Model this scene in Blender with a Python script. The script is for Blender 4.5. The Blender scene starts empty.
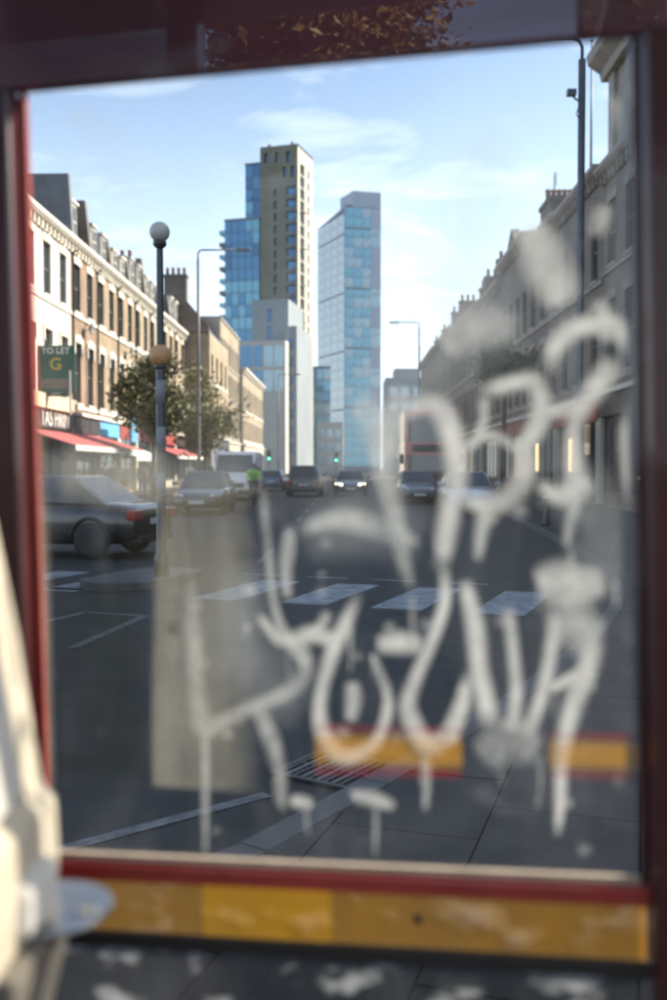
import bpy, bmesh, math, random
from mathutils import Vector, Matrix
R = math.radians
rnd = random.Random(7)
sc = bpy.context.scene
col = sc.collection

# ------------------------------------------------------------------ camera
cam = bpy.data.cameras.new('camera')
cam.sensor_fit = 'VERTICAL'; cam.sensor_height = 36.0; cam.sensor_width = 24.0; cam.lens = 35.0
cam.clip_start = 0.05; cam.clip_end = 6000
cam.dof.use_dof = True; cam.dof.focus_distance = 5.5; cam.dof.aperture_fstop = 1.9
camo = bpy.data.objects.new('camera', cam); col.objects.link(camo)
camo.location = (0, 0, 1.55)
PITCH = math.atan(32/972.0); YAW = math.atan(12/972.0)
camo.rotation_euler = (R(90)-PITCH, 0, YAW)
sc.camera = camo

# ------------------------------------------------------------------ world, sun, exposure
SUN_AZ, SUN_EL = R(72), R(34)          # azimuth measured from the street axis (+Y) towards the right (+X)
w = bpy.data.worlds.new('World'); sc.world = w; w.use_nodes = True
nt = w.node_tree; N = nt.nodes; L = nt.links; N.clear()
out = N.new('ShaderNodeOutputWorld'); bg = N.new('ShaderNodeBackground'); bg.inputs['Strength'].default_value = 0.115
sky = N.new('ShaderNodeTexSky'); sky.sky_type = 'NISHITA'; sky.sun_disc = False
sky.sun_elevation = SUN_EL; sky.sun_rotation = SUN_AZ; sky.air_density = 1.0; sky.dust_density = 2.0; sky.ozone_density = 1.6
tc = N.new('ShaderNodeTexCoord'); sep = N.new('ShaderNodeSeparateXYZ'); L.new(tc.outputs['Generated'], sep.inputs[0])
ad = N.new('ShaderNodeMath'); ad.operation = 'ADD'; ad.inputs[1].default_value = 0.22; L.new(sep.outputs['Z'], ad.inputs[0])
mx = N.new('ShaderNodeMath'); mx.operation = 'MAXIMUM'; mx.inputs[1].default_value = 0.05; L.new(ad.outputs[0], mx.inputs[0])
dx = N.new('ShaderNodeMath'); dx.operation = 'DIVIDE'; L.new(sep.outputs['X'], dx.inputs[0]); L.new(mx.outputs[0], dx.inputs[1])
dy = N.new('ShaderNodeMath'); dy.operation = 'DIVIDE'; L.new(sep.outputs['Y'], dy.inputs[0]); L.new(mx.outputs[0], dy.inputs[1])
cmb = N.new('ShaderNodeCombineXYZ'); L.new(dx.outputs[0], cmb.inputs[0]); L.new(dy.outputs[0], cmb.inputs[1])
mp = N.new('ShaderNodeMapping'); mp.inputs['Rotation'].default_value = (0, 0, R(52)); mp.inputs['Scale'].default_value = (1.7, 2.6, 1)
mp.inputs['Location'].default_value = (3.1, 0.7, 0)
L.new(cmb.outputs[0], mp.inputs[0])
cn = N.new('ShaderNodeTexNoise'); cn.inputs['Scale'].default_value = 1.5; cn.inputs['Detail'].default_value = 7; cn.inputs['Roughness'].default_value = 0.55
cn.inputs['Distortion'].default_value = 0.45; L.new(mp.outputs[0], cn.inputs[0])
cr = N.new('ShaderNodeValToRGB'); cr.color_ramp.elements[0].position = 0.50; cr.color_ramp.elements[1].position = 0.92
cr.color_ramp.elements[0].color = (0, 0, 0, 1); cr.color_ramp.elements[1].color = (0.85, 0.85, 0.85, 1)
L.new(cn.outputs['Fac'], cr.inputs[0])
mixc = N.new('ShaderNodeMixRGB'); mixc.inputs[2].default_value = (8.6, 8.7, 8.8, 1)
hz = N.new('ShaderNodeMapRange'); hz.interpolation_type = 'SMOOTHSTEP'; hz.inputs[1].default_value = 0.0; hz.inputs[2].default_value = 0.46; hz.inputs[3].default_value = 0.72; hz.inputs[4].default_value = 0.0; L.new(sep.outputs['Z'], hz.inputs[0])
mixh = N.new('ShaderNodeMixRGB'); mixh.inputs[2].default_value = (6.9, 7.5, 8.1, 1); L.new(hz.outputs[0], mixh.inputs[0]); L.new(sky.outputs[0], mixh.inputs[1])
L.new(cr.outputs[0], mixc.inputs[0]); L.new(mixh.outputs[0], mixc.inputs[1]); L.new(mixc.outputs[0], bg.inputs[0]); L.new(bg.outputs[0], out.inputs[0])

sl = bpy.data.lights.new('sun', 'SUN'); sl.energy = 4.8; sl.angle = R(0.5); sl.color = (1.0, 0.87, 0.70)
so = bpy.data.objects.new('sun', sl); col.objects.link(so); so.location = (30, 5, 40)
sdir = Vector((math.sin(SUN_AZ)*math.cos(SUN_EL), math.cos(SUN_AZ)*math.cos(SUN_EL), math.sin(SUN_EL)))
so.rotation_euler = (-sdir).to_track_quat('-Z', 'Y').to_euler()

sc.view_settings.view_transform = 'Standard'; sc.view_settings.look = 'None'
sc.view_settings.exposure = 1.05; sc.view_settings.gamma = 1.0; sc.view_settings.use_curve_mapping = False
sc.render.engine = 'CYCLES'
cy = sc.cycles; cy.use_denoising = True; cy.max_bounces = 10; cy.transparent_max_bounces = 16; cy.glossy_bounces = 4; cy.diffuse_bounces = 3
cy.caustics_reflective = False; cy.caustics_refractive = False; cy.sample_clamp_indirect = 6

# ------------------------------------------------------------------ helpers: pixels to rays
CAMM = Matrix.Translation(camo.location) @ camo.rotation_euler.to_matrix().to_4x4()
CAMR = camo.rotation_euler.to_matrix()
def ray(px, py):
    return (CAMR @ Vector(((px-333.5)/972.0, -(py-500)/972.0, -1.0)))

# ------------------------------------------------------------------ helpers: tagging
def tag(o, label=None, cat=None, group=None, kind=None):
    if label: o['label'] = label
    if cat: o['category'] = cat
    if group: o['group'] = group
    if kind: o['kind'] = kind
    return o
def empty(name, loc=(0, 0, 0), rz=0, label=None, cat=None, group=None, parent=None):
    o = bpy.data.objects.new(name, None); col.objects.link(o); o.empty_display_size = 0.2
    o.location = loc; o.rotation_euler = (0, 0, rz); o.parent = parent
    return tag(o, label, cat, group)
def place(name, mesh, parent=None, loc=(0, 0, 0), rot=(0, 0, 0), scale=None):
    o = bpy.data.objects.new(name, mesh); col.objects.link(o); o.parent = parent
    o.location = loc; o.rotation_euler = rot
    if scale: o.scale = scale
    return o

class MB:
    def __init__(s): s.v = []; s.f = []; s.smooth = []; s.col = None
    def quad(s, a, b, c, d):
        n = len(s.v); s.v += [tuple(a), tuple(b), tuple(c), tuple(d)]; s.f.append((n, n+1, n+2, n+3)); s.smooth.append(False)
    def box(s, x0, x1, y0, y1, z0, z1):
        n = len(s.v)
        s.v += [(x0,y0,z0),(x1,y0,z0),(x1,y1,z0),(x0,y1,z0),(x0,y0,z1),(x1,y0,z1),(x1,y1,z1),(x0,y1,z1)]
        for f in ((0,3,2,1),(4,5,6,7),(0,1,5,4),(1,2,6,5),(2,3,7,6),(3,0,4,7)):
            s.f.append(tuple(n+i for i in f)); s.smooth.append(False)
    def hexa(s, p):
        n = len(s.v); s.v += [tuple(q) for q in p]
        for f in ((0,3,2,1),(4,5,6,7),(0,1,5,4),(1,2,6,5),(2,3,7,6),(3,0,4,7)):
            s.f.append(tuple(n+i for i in f)); s.smooth.append(False)
    def prism(s, poly, a, b, axis='y'):
        # poly: list of 2D points; extruded from a to b on axis
        n = len(s.v); k = len(poly)
        def mk(p, t):
            if axis == 'y': return (p[0], t, p[1])
            if axis == 'x': return (t, p[0], p[1])
            return (p[0], p[1], t)
        s.v += [mk(p, a) for p in poly] + [mk(p, b) for p in poly]
        for i in range(k):
            j = (i+1) % k; s.f.append((n+i, n+j, n+k+j, n+k+i)); s.smooth.append(False)
        s.f.append(tuple(n+i for i in reversed(range(k)))); s.f.append(tuple(n+k+i for i in range(k))); s.smooth += [False, False]
    def tube(s, pts, rad, seg=8, cap=True):
        pts = [Vector(p) for p in pts]; n0 = len(s.v); k = len(pts)
        if not isinstance(rad, (list, tuple)): rad = [rad]*k
        up = Vector((0.13, 0.21, 0.97))
        for i, p in enumerate(pts):
            t = (pts[min(i+1, k-1)]-pts[max(i-1, 0)]).normalized()
            a = t.cross(up)
            if a.length < 0.05: a = t.cross(Vector((1, 0, 0)))
            a.normalize(); b = t.cross(a)
            for j in range(seg):
                th = 2*math.pi*j/seg
                s.v.append(tuple(p+a*math.cos(th)*rad[i]+b*math.sin(th)*rad[i]))
        for i in range(k-1):
            for j in range(seg):
                j2 = (j+1) % seg
                s.f.append((n0+i*seg+j, n0+i*seg+j2, n0+(i+1)*seg+j2, n0+(i+1)*seg+j)); s.smooth.append(True)
        if cap:
            s.f.append(tuple(n0+j for j in reversed(range(seg)))); s.f.append(tuple(n0+(k-1)*seg+j for j in range(seg))); s.smooth += [False, False]
    def lathe(s, prof, seg=20, c=(0, 0, 0), axis='z'):
        n0 = len(s.v); k = len(prof)
        for r, z in prof:
            for j in range(seg):
                th = 2*math.pi*j/seg
                x, y = r*math.cos(th), r*math.sin(th)
                if axis == 'z': p = (c[0]+x, c[1]+y, c[2]+z)
                elif axis == 'y': p = (c[0]+x, c[1]+z, c[2]+y)
                else: p = (c[0]+z, c[1]+x, c[2]+y)
                s.v.append(p)
        for i in range(k-1):
            for j in range(seg):
                j2 = (j+1) % seg
                s.f.append((n0+i*seg+j, n0+i*seg+j2, n0+(i+1)*seg+j2, n0+(i+1)*seg+j)); s.smooth.append(True)
        s.f.append(tuple(n0+j for j in range(seg))); s.f.append(tuple(n0+(k-1)*seg+j for j in range(seg))); s.smooth += [False, False]
    def mesh(s, name, mat=None, fix=True):
        m = bpy.data.meshes.new(name); m.from_pydata(s.v, [], s.f); m.update()
        m.polygons.foreach_set('use_smooth', s.smooth)
        if fix:
            bm = bmesh.new(); bm.from_mesh(m); bmesh.ops.recalc_face_normals(bm, faces=bm.faces); bm.to_mesh(m); bm.free()
        if mat: m.materials.append(mat)
        return m
    def build(s, name, mat, parent=None, loc=(0, 0, 0), rot=(0, 0, 0), bevel=0):
        o = place(name, s.mesh(name, mat), parent, loc, rot)
        if bevel:
            b = o.modifiers.new('bevel', 'BEVEL'); b.width = bevel; b.segments = 2; b.limit_method = 'ANGLE'
        return o
def boxpart(name, mat, parent, x0, x1, y0, y1, z0, z1, bevel=0):
    m = MB(); m.box(x0, x1, y0, y1, z0, z1); return m.build(name, mat, parent, bevel=bevel)

# ------------------------------------------------------------------ materials
def mat(name, c, rough=0.7, var=0.12, scale=3.0, metal=0.0, coat=0.0, bump=0.0, bscale=40, c2=None, spec=0.5, detail=5, emit=None, estr=0):
    m = bpy.data.materials.new(name); m.use_nodes = True; t = m.node_tree; n = t.nodes; l = t.links
    p = n['Principled BSDF']; p.inputs['Roughness'].default_value = rough; p.inputs['Metallic'].default_value = metal
    p.inputs['Coat Weight'].default_value = coat; p.inputs['Coat Roughness'].default_value = 0.04; p.inputs['Specular IOR Level'].default_value = spec
    co = n.new('ShaderNodeTexCoord'); no = n.new('ShaderNodeTexNoise'); no.inputs['Scale'].default_value = scale; no.inputs['Detail'].default_value = detail
    no.inputs['Roughness'].default_value = 0.6
    l.new(co.outputs['Object'], no.inputs['Vector'])
    rp = n.new('ShaderNodeValToRGB'); rp.color_ramp.elements[0].position = 0.3; rp.color_ramp.elements[1].position = 0.72
    a = tuple(max(0, x*(1-var)) for x in c); b = tuple(min(1, x*(1+var)) for x in c) if c2 is None else c2
    rp.color_ramp.elements[0].color = (*a, 1); rp.color_ramp.elements[1].color = (*b, 1)
    l.new(no.outputs['Fac'], rp.inputs[0]); l.new(rp.outputs[0], p.inputs['Base Color'])
    if bump:
        n2 = n.new('ShaderNodeTexNoise'); n2.inputs['Scale'].default_value = bscale; n2.inputs['Detail'].default_value = 4; l.new(co.outputs['Object'], n2.inputs['Vector'])
        bp = n.new('ShaderNodeBump'); bp.inputs['Strength'].default_value = bump; bp.inputs['Distance'].default_value = 0.01
        l.new(n2.outputs['Fac'], bp.inputs['Height']); l.new(bp.outputs[0], p.inputs['Normal'])
    if emit:
        p.inputs['Emission Color'].default_value = (*emit, 1); p.inputs['Emission Strength'].default_value = estr
    return m
def brickmat(name, c1, c2, mortar):
    m = mat(name, c1, 0.85, 0.15, 0.6); t = m.node_tree; n = t.nodes; l = t.links
    p = n['Principled BSDF']; co = n.new('ShaderNodeTexCoord'); mpn = n.new('ShaderNodeMapping'); mpn.inputs['Rotation'].default_value = (R(90), 0, 0)
    l.new(co.outputs['Object'], mpn.inputs[0])
    b = n.new('ShaderNodeTexBrick'); b.inputs['Scale'].default_value = 1.0; b.inputs['Brick Width'].default_value = 0.23; b.inputs['Row Height'].default_value = 0.075
    b.inputs['Mortar Size'].default_value = 0.008; b.inputs['Color1'].default_value = (*c1, 1); b.inputs['Color2'].default_value = (*c2, 1); b.inputs['Mortar'].default_value = (*mortar, 1)
    l.new(mpn.outputs[0], b.inputs['Vector'])
    no = n.new('ShaderNodeTexNoise'); no.inputs['Scale'].default_value = 0.45; no.inputs['Detail'].default_value = 8; l.new(co.outputs['Object'], no.inputs['Vector'])
    mr = n.new('ShaderNodeMapRange'); mr.inputs[1].default_value = 0.3; mr.inputs[2].default_value = 0.7; mr.inputs[3].default_value = 0.62; mr.inputs[4].default_value = 1.15; l.new(no.outputs['Fac'], mr.inputs[0])
    mu = n.new('ShaderNodeMixRGB'); mu.blend_type = 'MULTIPLY'; mu.inputs[0].default_value = 1; l.new(b.outputs['Color'], mu.inputs[1]); l.new(mr.outputs[0], mu.inputs[2])
    l.new(mu.outputs[0], p.inputs['Base Color'])
    return m
def glassdark(name, c, rough=0.04, spec=0.8, metal=0.0):
    m = mat(name, c, rough, 0.35, 0.35, metal, spec=spec, detail=2); return m

M = {}
M['asphalt'] = mat('asphalt', (0.018, 0.020, 0.022), 0.78, 0.45, 2.4, bump=0.7, bscale=120, detail=12, c2=(0.038, 0.039, 0.036))
M['ground'] = mat('ground', (0.11, 0.10, 0.09), 0.9, 0.2, 0.05)
M['paving'] = mat('paving', (0.034, 0.032, 0.031), 0.78, 0.45, 2.6, bump=0.35, bscale=90, detail=9)
M['paving2'] = mat('paving_dark', (0.027, 0.026, 0.026), 0.75, 0.3, 2.6, bump=0.35, bscale=90, detail=9)
M['kerb'] = mat('kerb', (0.085, 0.085, 0.088), 0.7, 0.25, 4.0, bump=0.3, bscale=80)
M['mortar'] = mat('mortar', (0.04, 0.04, 0.04), 0.9)
M['paint'] = mat('road_paint', (0.22, 0.24, 0.27), 0.65, 0.6, 5.0, detail=9, c2=(0.42, 0.44, 0.46))
M['paint_old'] = mat('worn_road_paint', (0.07, 0.075, 0.08), 0.65, 0.5, 9.0, detail=9, c2=(0.20, 0.21, 0.22))
M['iron'] = mat('iron', (0.04, 0.04, 0.042), 0.5, 0.3, 30, metal=0.6)
M['stucco'] = mat('stucco', (0.66, 0.62, 0.53), 0.8, 0.12, 0.8)
M['brick_tan'] = brickmat('brick_tan', (0.37, 0.27, 0.17), (0.30, 0.21, 0.13), (0.40, 0.34, 0.26))
M['brick_red'] = brickmat('brick_red', (0.32, 0.21, 0.14), (0.26, 0.16, 0.10), (0.36, 0.30, 0.24))
M['brick_gold'] = brickmat('brick_gold', (0.40, 0.31, 0.20), (0.33, 0.25, 0.16), (0.44, 0.38, 0.30))
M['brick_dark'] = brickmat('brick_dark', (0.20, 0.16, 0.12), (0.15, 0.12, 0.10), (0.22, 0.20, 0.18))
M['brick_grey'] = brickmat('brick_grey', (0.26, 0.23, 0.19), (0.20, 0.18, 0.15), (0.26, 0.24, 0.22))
M['trim'] = mat('white_trim', (0.70, 0.66, 0.57), 0.7, 0.15, 2.0)
M['stone'] = mat('stone_trim', (0.34, 0.31, 0.27), 0.8, 0.25, 1.5)
M['slate'] = mat('slate', (0.085, 0.09, 0.10), 0.6, 0.35, 3.0)
M['lead'] = mat('grey_render', (0.16, 0.165, 0.175), 0.7, 0.2, 1.2)
M['pot'] = mat('chimney_pot', (0.33, 0.17, 0.10), 0.8)
M['pane'] = glassdark('window_glass', (0.035, 0.042, 0.05))
M['sash'] = mat('sash_paint', (0.55, 0.53, 0.49), 0.5)
M['sash_dark'] = mat('dark_sash', (0.12, 0.11, 0.10), 0.5)
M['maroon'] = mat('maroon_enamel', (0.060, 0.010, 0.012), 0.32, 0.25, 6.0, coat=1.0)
M['header_gloss'] = mat('header_enamel', (0.11, 0.024, 0.040), 0.6, 0.35, 4.0, coat=1.0)
M['header_gloss'].node_tree.nodes['Principled BSDF'].inputs['Coat Roughness'].default_value = 0.0
M['header_gloss'].node_tree.nodes['Principled BSDF'].inputs['Coat IOR'].default_value = 2.2
M['rail_highlight'] = mat('rail_highlight', (0.62, 0.50, 0.38), 0.6, 0.15, 20)  # cream colour of a sunlit edge, for the rail top
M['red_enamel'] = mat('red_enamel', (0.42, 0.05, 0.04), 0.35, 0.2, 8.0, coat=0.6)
M['cream_plastic'] = mat('cream_plastic', (0.62, 0.55, 0.44), 0.42, 0.10, 5.0, coat=0.2)
M['grey_plastic'] = mat('grey_plastic', (0.17, 0.155, 0.135), 0.5, 0.15, 8)
M['black_rubber'] = mat('black_rubber', (0.02, 0.02, 0.02), 0.6)
M['steel'] = mat('steel', (0.46, 0.48, 0.52), 0.30, 0.15, 20, metal=0.9)
M['bright_steel'] = mat('bright_steel', (0.75, 0.74, 0.7), 0.2, 0.05, 20, metal=1.0)
M['black_paint'] = mat('black_paint', (0.018, 0.020, 0.022), 0.35, 0.2, 6, coat=0.4)
M['pole_grey'] = mat('pole_grey', (0.10, 0.11, 0.12), 0.5, 0.2, 5)
M['beacon_band'] = mat('beacon_band', (0.26, 0.26, 0.27), 0.5, 0.1, 8)
M['pole_white'] = mat('pole_white', (0.70, 0.68, 0.64), 0.5, 0.1, 8)
M['amber'] = mat('amber_globe', (0.66, 0.33, 0.13), 0.35, 0.08, 6)
M['opal'] = mat('opal_globe', (0.62, 0.57, 0.50), 0.3, 0.1, 6)
M['shaded_concrete'] = mat('tower_shaded_concrete', (0.20, 0.19, 0.135), 0.8, 0.2, 0.25)  # olive-grey base carries the shade of the unlit tower front
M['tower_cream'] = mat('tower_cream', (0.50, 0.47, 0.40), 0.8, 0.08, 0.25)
M['pale_panel'] = mat('pale_panel', (0.25, 0.275, 0.29), 0.6, 0.12, 0.12)
M['curtain'] = glassdark('curtain_glass', (0.05, 0.20, 0.36), 0.05, 0.8, 0.35)
M['curtain_b'] = glassdark('curtain_glass_teal', (0.12, 0.33, 0.43), 0.06, 0.9, 0.4)
M['curtain_c'] = glassdark('curtain_glass_deep', (0.03, 0.12, 0.25), 0.05, 0.8, 0.35)
M['tower_pale'] = glassdark('pale_glass', (0.46, 0.53, 0.55), 0.10, 0.8, 0.35)
M['tower_pale2'] = glassdark('pale_glass_dim', (0.28, 0.39, 0.45), 0.08, 0.8, 0.4)
M['tower_lav'] = mat('lavender_panel', (0.36, 0.41, 0.50), 0.4, 0.1, 0.1)
M['mullion'] = mat('mullion', (0.13, 0.17, 0.20), 0.5)
M['leaf'] = mat('leaf_green', (0.060, 0.085, 0.022), 0.55, 0.5, 1.2, c2=(0.13, 0.13, 0.035))
M['leaf_light'] = mat('leaf_olive', (0.10, 0.125, 0.03), 0.55, 0.5, 1.2, c2=(0.19, 0.18, 0.05))
M['leaf_autumn'] = mat('leaf_autumn', (0.12, 0.09, 0.02), 0.5, 0.5, 1.2, c2=(0.30, 0.17, 0.03))
M['bark'] = mat('bark', (0.10, 0.075, 0.055), 0.9, 0.3, 8)
M['skin'] = mat('skin', (0.46, 0.29, 0.21), 0.5, 0.06, 10)
M['hair'] = mat('hair', (0.03, 0.02, 0.015), 0.5)
for nm, c in dict(cloth_navy=(0.03,0.04,0.08), cloth_black=(0.02,0.02,0.022), cloth_grey=(0.18,0.18,0.19), cloth_white=(0.7,0.69,0.66), cloth_tan=(0.35,0.26,0.17), cloth_red=(0.35,0.05,0.05), denim=(0.06,0.09,0.16), hivis=(0.30,0.75,0.06)).items():
    M[nm] = mat(nm, c, 0.85, 0.2, 6)
for nm, c in dict(car_black=(0.008,0.009,0.011), car_navy=(0.015,0.03,0.07), car_silver=(0.42,0.44,0.46), car_white=(0.78,0.78,0.78), car_grey=(0.09,0.095,0.10), car_blue=(0.06,0.17,0.28), bus_red=(0.52,0.025,0.03)).items():
    M[nm] = mat(nm, c, 0.3, 0.06, 2, coat=1.0)
M['car_glass'] = glassdark('car_glass', (0.02, 0.025, 0.03), 0.03, 0.9)
M['lamp_glass'] = mat('lamp_glass', (0.6, 0.62, 0.65), 0.15, 0.1, 10, coat=0.5)
M['lamp_lit'] = mat('lamp_lit', (0.9, 0.8, 0.5), 0.3, emit=(1.0, 0.86, 0.5), estr=9.0)
M['tail_red'] = mat('tail_red', (0.35, 0.01, 0.01), 0.2, coat=0.5)
M['green_lit'] = mat('green_lit', (0.1, 0.6, 0.35), 0.3, emit=(0.10, 1.0, 0.45), estr=3.0)
M['shop_lit'] = mat('shop_lamp', (0.9, 0.7, 0.4), 0.3, emit=(1.0, 0.62, 0.25), estr=1.2)
M['plate'] = mat('plate_white', (0.7, 0.7, 0.68), 0.4)
M['rim'] = mat('rim', (0.35, 0.36, 0.37), 0.3, 0.1, 10, metal=0.8)
M['sign_green'] = mat('sign_green', (0.025, 0.10, 0.075), 0.45, 0.15, 3)
M['sign_gold'] = mat('sign_gold', (0.55, 0.40, 0.06), 0.5)
M['sign_white'] = mat('sign_white', (0.75, 0.74, 0.70), 0.5)
M['sign_dark'] = mat('sign_dark', (0.05, 0.045, 0.045), 0.5, 0.3, 4)
M['sign_blue'] = mat('sign_blue', (0.16, 0.42, 0.66), 0.5, 0.15, 2)
M['sign_cream'] = mat('sign_cream', (0.72, 0.62, 0.42), 0.6)
M['awning_red'] = mat('awning_red', (0.46, 0.10, 0.10), 0.8, 0.12, 3)
M['awning_blue'] = mat('awning_blue', (0.52, 0.68, 0.74), 0.8, 0.12, 3)
M['awning_dark'] = mat('awning_dark', (0.07, 0.10, 0.09), 0.8, 0.12, 3)
M['shop_red'] = mat('shop_red', (0.30, 0.06, 0.05), 0.6)
M['shop_wood'] = mat('shop_wood', (0.12, 0.08, 0.055), 0.6)
M['shop_cream'] = mat('shop_cream', (0.50, 0.45, 0.36), 0.6)

def film_mat(name, c, amax, scale, lo, hi, stretch=(1, 1, 1), use_attr=True, amin=0.0, trans=0.6, detail=6, rough_n=0.6):
    """thin see-through layer: transparent mixed with diffuse + translucent paint or dirt"""
    m = bpy.data.materials.new(name); m.use_nodes = True; t = m.node_tree; n = t.nodes; l = t.links; n.clear()
    o = n.new('ShaderNodeOutputMaterial'); tr = n.new('ShaderNodeBsdfTransparent'); df = n.new('ShaderNodeBsdfDiffuse'); tl = n.new('ShaderNodeBsdfTranslucent')
    df.inputs[0].default_value = (*c, 1); tl.inputs[0].default_value = (*c, 1)
    mm = n.new('ShaderNodeMixShader'); mm.inputs[0].default_value = trans; l.new(df.outputs[0], mm.inputs[1]); l.new(tl.outputs[0], mm.inputs[2])
    co = n.new('ShaderNodeTexCoord'); mpn = n.new('ShaderNodeMapping'); mpn.inputs['Scale'].default_value = stretch; l.new(co.outputs['Object'], mpn.inputs[0])
    no = n.new('ShaderNodeTexNoise'); no.inputs['Scale'].default_value = scale; no.inputs['Detail'].default_value = detail; no.inputs['Roughness'].default_value = rough_n; l.new(mpn.outputs[0], no.inputs['Vector'])
    mr = n.new('ShaderNodeMapRange'); mr.inputs[1].default_value = lo; mr.inputs[2].default_value = hi; mr.inputs[3].default_value = amin; mr.inputs[4].default_value = amax
    l.new(no.outputs['Fac'], mr.inputs[0]); fac = mr.outputs[0]
    if use_attr:
        at = n.new('ShaderNodeAttribute'); at.attribute_name = 'wear'
        mu = n.new('ShaderNodeMath'); mu.operation = 'MULTIPLY'; l.new(at.outputs['Fac'], mu.inputs[0]); l.new(fac, mu.inputs[1]); fac = mu.outputs[0]
    mx2 = n.new('ShaderNodeMixShader'); l.new(fac, mx2.inputs[0]); l.new(tr.outputs[0], mx2.inputs[1]); l.new(mm.outputs[0], mx2.inputs[2]); l.new(mx2.outputs[0], o.inputs[0])
    return m
def pane_mat(name, base, haze_smear, blot, tint=(0.96, 0.98, 0.98), blo=.62, bhi=.74):
    """dirty thin glass: clear transmission + Fresnel mirror + a film of dust, smears and spots"""
    m = bpy.data.materials.new(name); m.use_nodes = True; t = m.node_tree; n = t.nodes; l = t.links; n.clear()
    o = n.new('ShaderNodeOutputMaterial'); tr = n.new('ShaderNodeBsdfTransparent'); tr.inputs[0].default_value = (*tint, 1)
    gl = n.new('ShaderNodeBsdfGlossy'); gl.inputs['Roughness'].default_value = 0.0
    fr = n.new('ShaderNodeFresnel'); fr.inputs[0].default_value = 1.45
    clean = n.new('ShaderNodeMixShader'); l.new(fr.outputs[0], clean.inputs[0]); l.new(tr.outputs[0], clean.inputs[1]); l.new(gl.outputs[0], clean.inputs[2])
    df = n.new('ShaderNodeBsdfDiffuse'); df.inputs[0].default_value = (0.64, 0.70, 0.74, 1); tl = n.new('ShaderNodeBsdfTranslucent'); tl.inputs[0].default_value = (0.64, 0.70, 0.74, 1)
    dm = n.new('ShaderNodeMixShader'); dm.inputs[0].default_value = 0.6; l.new(df.outputs[0], dm.inputs[1]); l.new(tl.outputs[0], dm.inputs[2])
    co = n.new('ShaderNodeTexCoord')
    def layer(scale, stretch, lo, hi, amp, det=5, dist=0.0):
        mpn = n.new('ShaderNodeMapping'); mpn.inputs['Scale'].default_value = stretch; l.new(co.outputs['Object'], mpn.inputs[0])
        no = n.new('ShaderNodeTexNoise'); no.inputs['Scale'].default_value = scale; no.inputs['Detail'].default_value = det; no.inputs['Distortion'].default_value = dist; l.new(mpn.outputs[0], no.inputs['Vector'])
        mr = n.new('ShaderNodeMapRange'); mr.inputs[1].default_value = lo; mr.inputs[2].default_value = hi; mr.inputs[3].default_value = 0; mr.inputs[4].default_value = amp
        l.new(no.outputs['Fac'], mr.inputs[0]); return mr.outputs[0]
    a = layer(3.0, (1, 1, 0.7), 0.47, 0.80, haze_smear, 7, 1.0)
    b = layer(9.0, (1.6, 1, 0.35), 0.55, 0.85, haze_smear*0.8, 5, 0.3)
    c = layer(19.0, (.6, 1, 1), blo, bhi, blot, 3)
    s1 = n.new('ShaderNodeMath'); s1.operation = 'ADD'; l.new(a, s1.inputs[0]); l.new(b, s1.inputs[1])
    s2 = n.new('ShaderNodeMath'); s2.operation = 'ADD'; l.new(s1.outputs[0], s2.inputs[0]); l.new(c, s2.inputs[1])
    s3 = n.new('ShaderNodeMath'); s3.operation = 'ADD'; s3.inputs[1].default_value = base; s3.use_clamp = True; l.new(s2.outputs[0], s3.inputs[0])
    fm = n.new('ShaderNodeMixShader'); l.new(s3.outputs[0], fm.inputs[0]); l.new(clean.outputs[0], fm.inputs[1]); l.new(dm.outputs[0], fm.inputs[2]); l.new(fm.outputs[0], o.inputs[0])
    return m
M['kiosk_glass'] = pane_mat('dirty_kiosk_glass', 0.006, 0.13, 0.08, (0.88, 0.94, 0.97))
M['kiosk_glass_low'] = pane_mat('dirty_dappled_glass', 0.015, 0.08, 0.60, (0.42, 0.47, 0.49), .52, .66)  # dense pale blots put dappled sunlight into the dirt film
M['side_glass'] = pane_mat('side_glass', 0.01, 0.03, 0.02)
M['graffiti'] = film_mat('white_spray_paint', (0.93, 0.93, 0.90), 1.0, 9, 0.28, 0.62, amin=0.34, detail=8, rough_n=.7)
M['graffiti_thin'] = film_mat('thin_spray_paint', (0.90, 0.91, 0.88), 0.82, 8, 0.3, 0.68, amin=0.14, detail=8, rough_n=.7)
M['haze_smear'] = film_mat('milky_haze_smear', (0.74, 0.79, 0.82), 0.34, 7, 0.3, 0.75, amin=0.05, detail=8, rough_n=.65)  # dirt streaks, with milky sun glow put into the pale colour
M['sun_film'] = film_mat('sun_patch_film', (0.76, 0.70, 0.55), 0.58, 7, 0.3, 0.75, stretch=(2.0, 1, 0.6), amin=0.14, detail=8, rough_n=.65)  # pale colour makes the film look sunlit
M['shade_grime'] = film_mat('shade_grime', (0.035, 0.04, 0.03), 0.62, 8, 0.3, 0.8, stretch=(1.6, 1, 0.6), amin=0.25)  # shade put into a dark film; the finger mark uses it too
M['tape_yellow'] = film_mat('yellow_film', (0.85, 0.42, 0.03), 0.93, 11, 0.3, 0.8, use_attr=True, amin=0.68, trans=0.72)
M['tape_ochre'] = film_mat('faded_ochre_film', (0.60, 0.30, 0.05), 0.90, 9, 0.3, 0.8, amin=0.62, trans=0.65)
M['tape_red'] = film_mat('red_film', (0.55, 0.05, 0.05), 0.70, 11, 0.3, 0.7, use_attr=True, amin=0.35, trans=0.7)

# ------------------------------------------------------------------ setting: ground, road, pavements
g = MB(); g.quad((-1500,-400,-0.02),(1500,-400,-0.02),(1500,3000,-0.02),(-1500,3000,-0.02)); tag(g.build('ground', M['ground']), kind='structure')
road = MB(); road.quad((-60,-60,0),(60,-60,0),(60,600,0),(-60,600,0)); road = tag(road.build('road', M['asphalt']), kind='structure')

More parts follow.
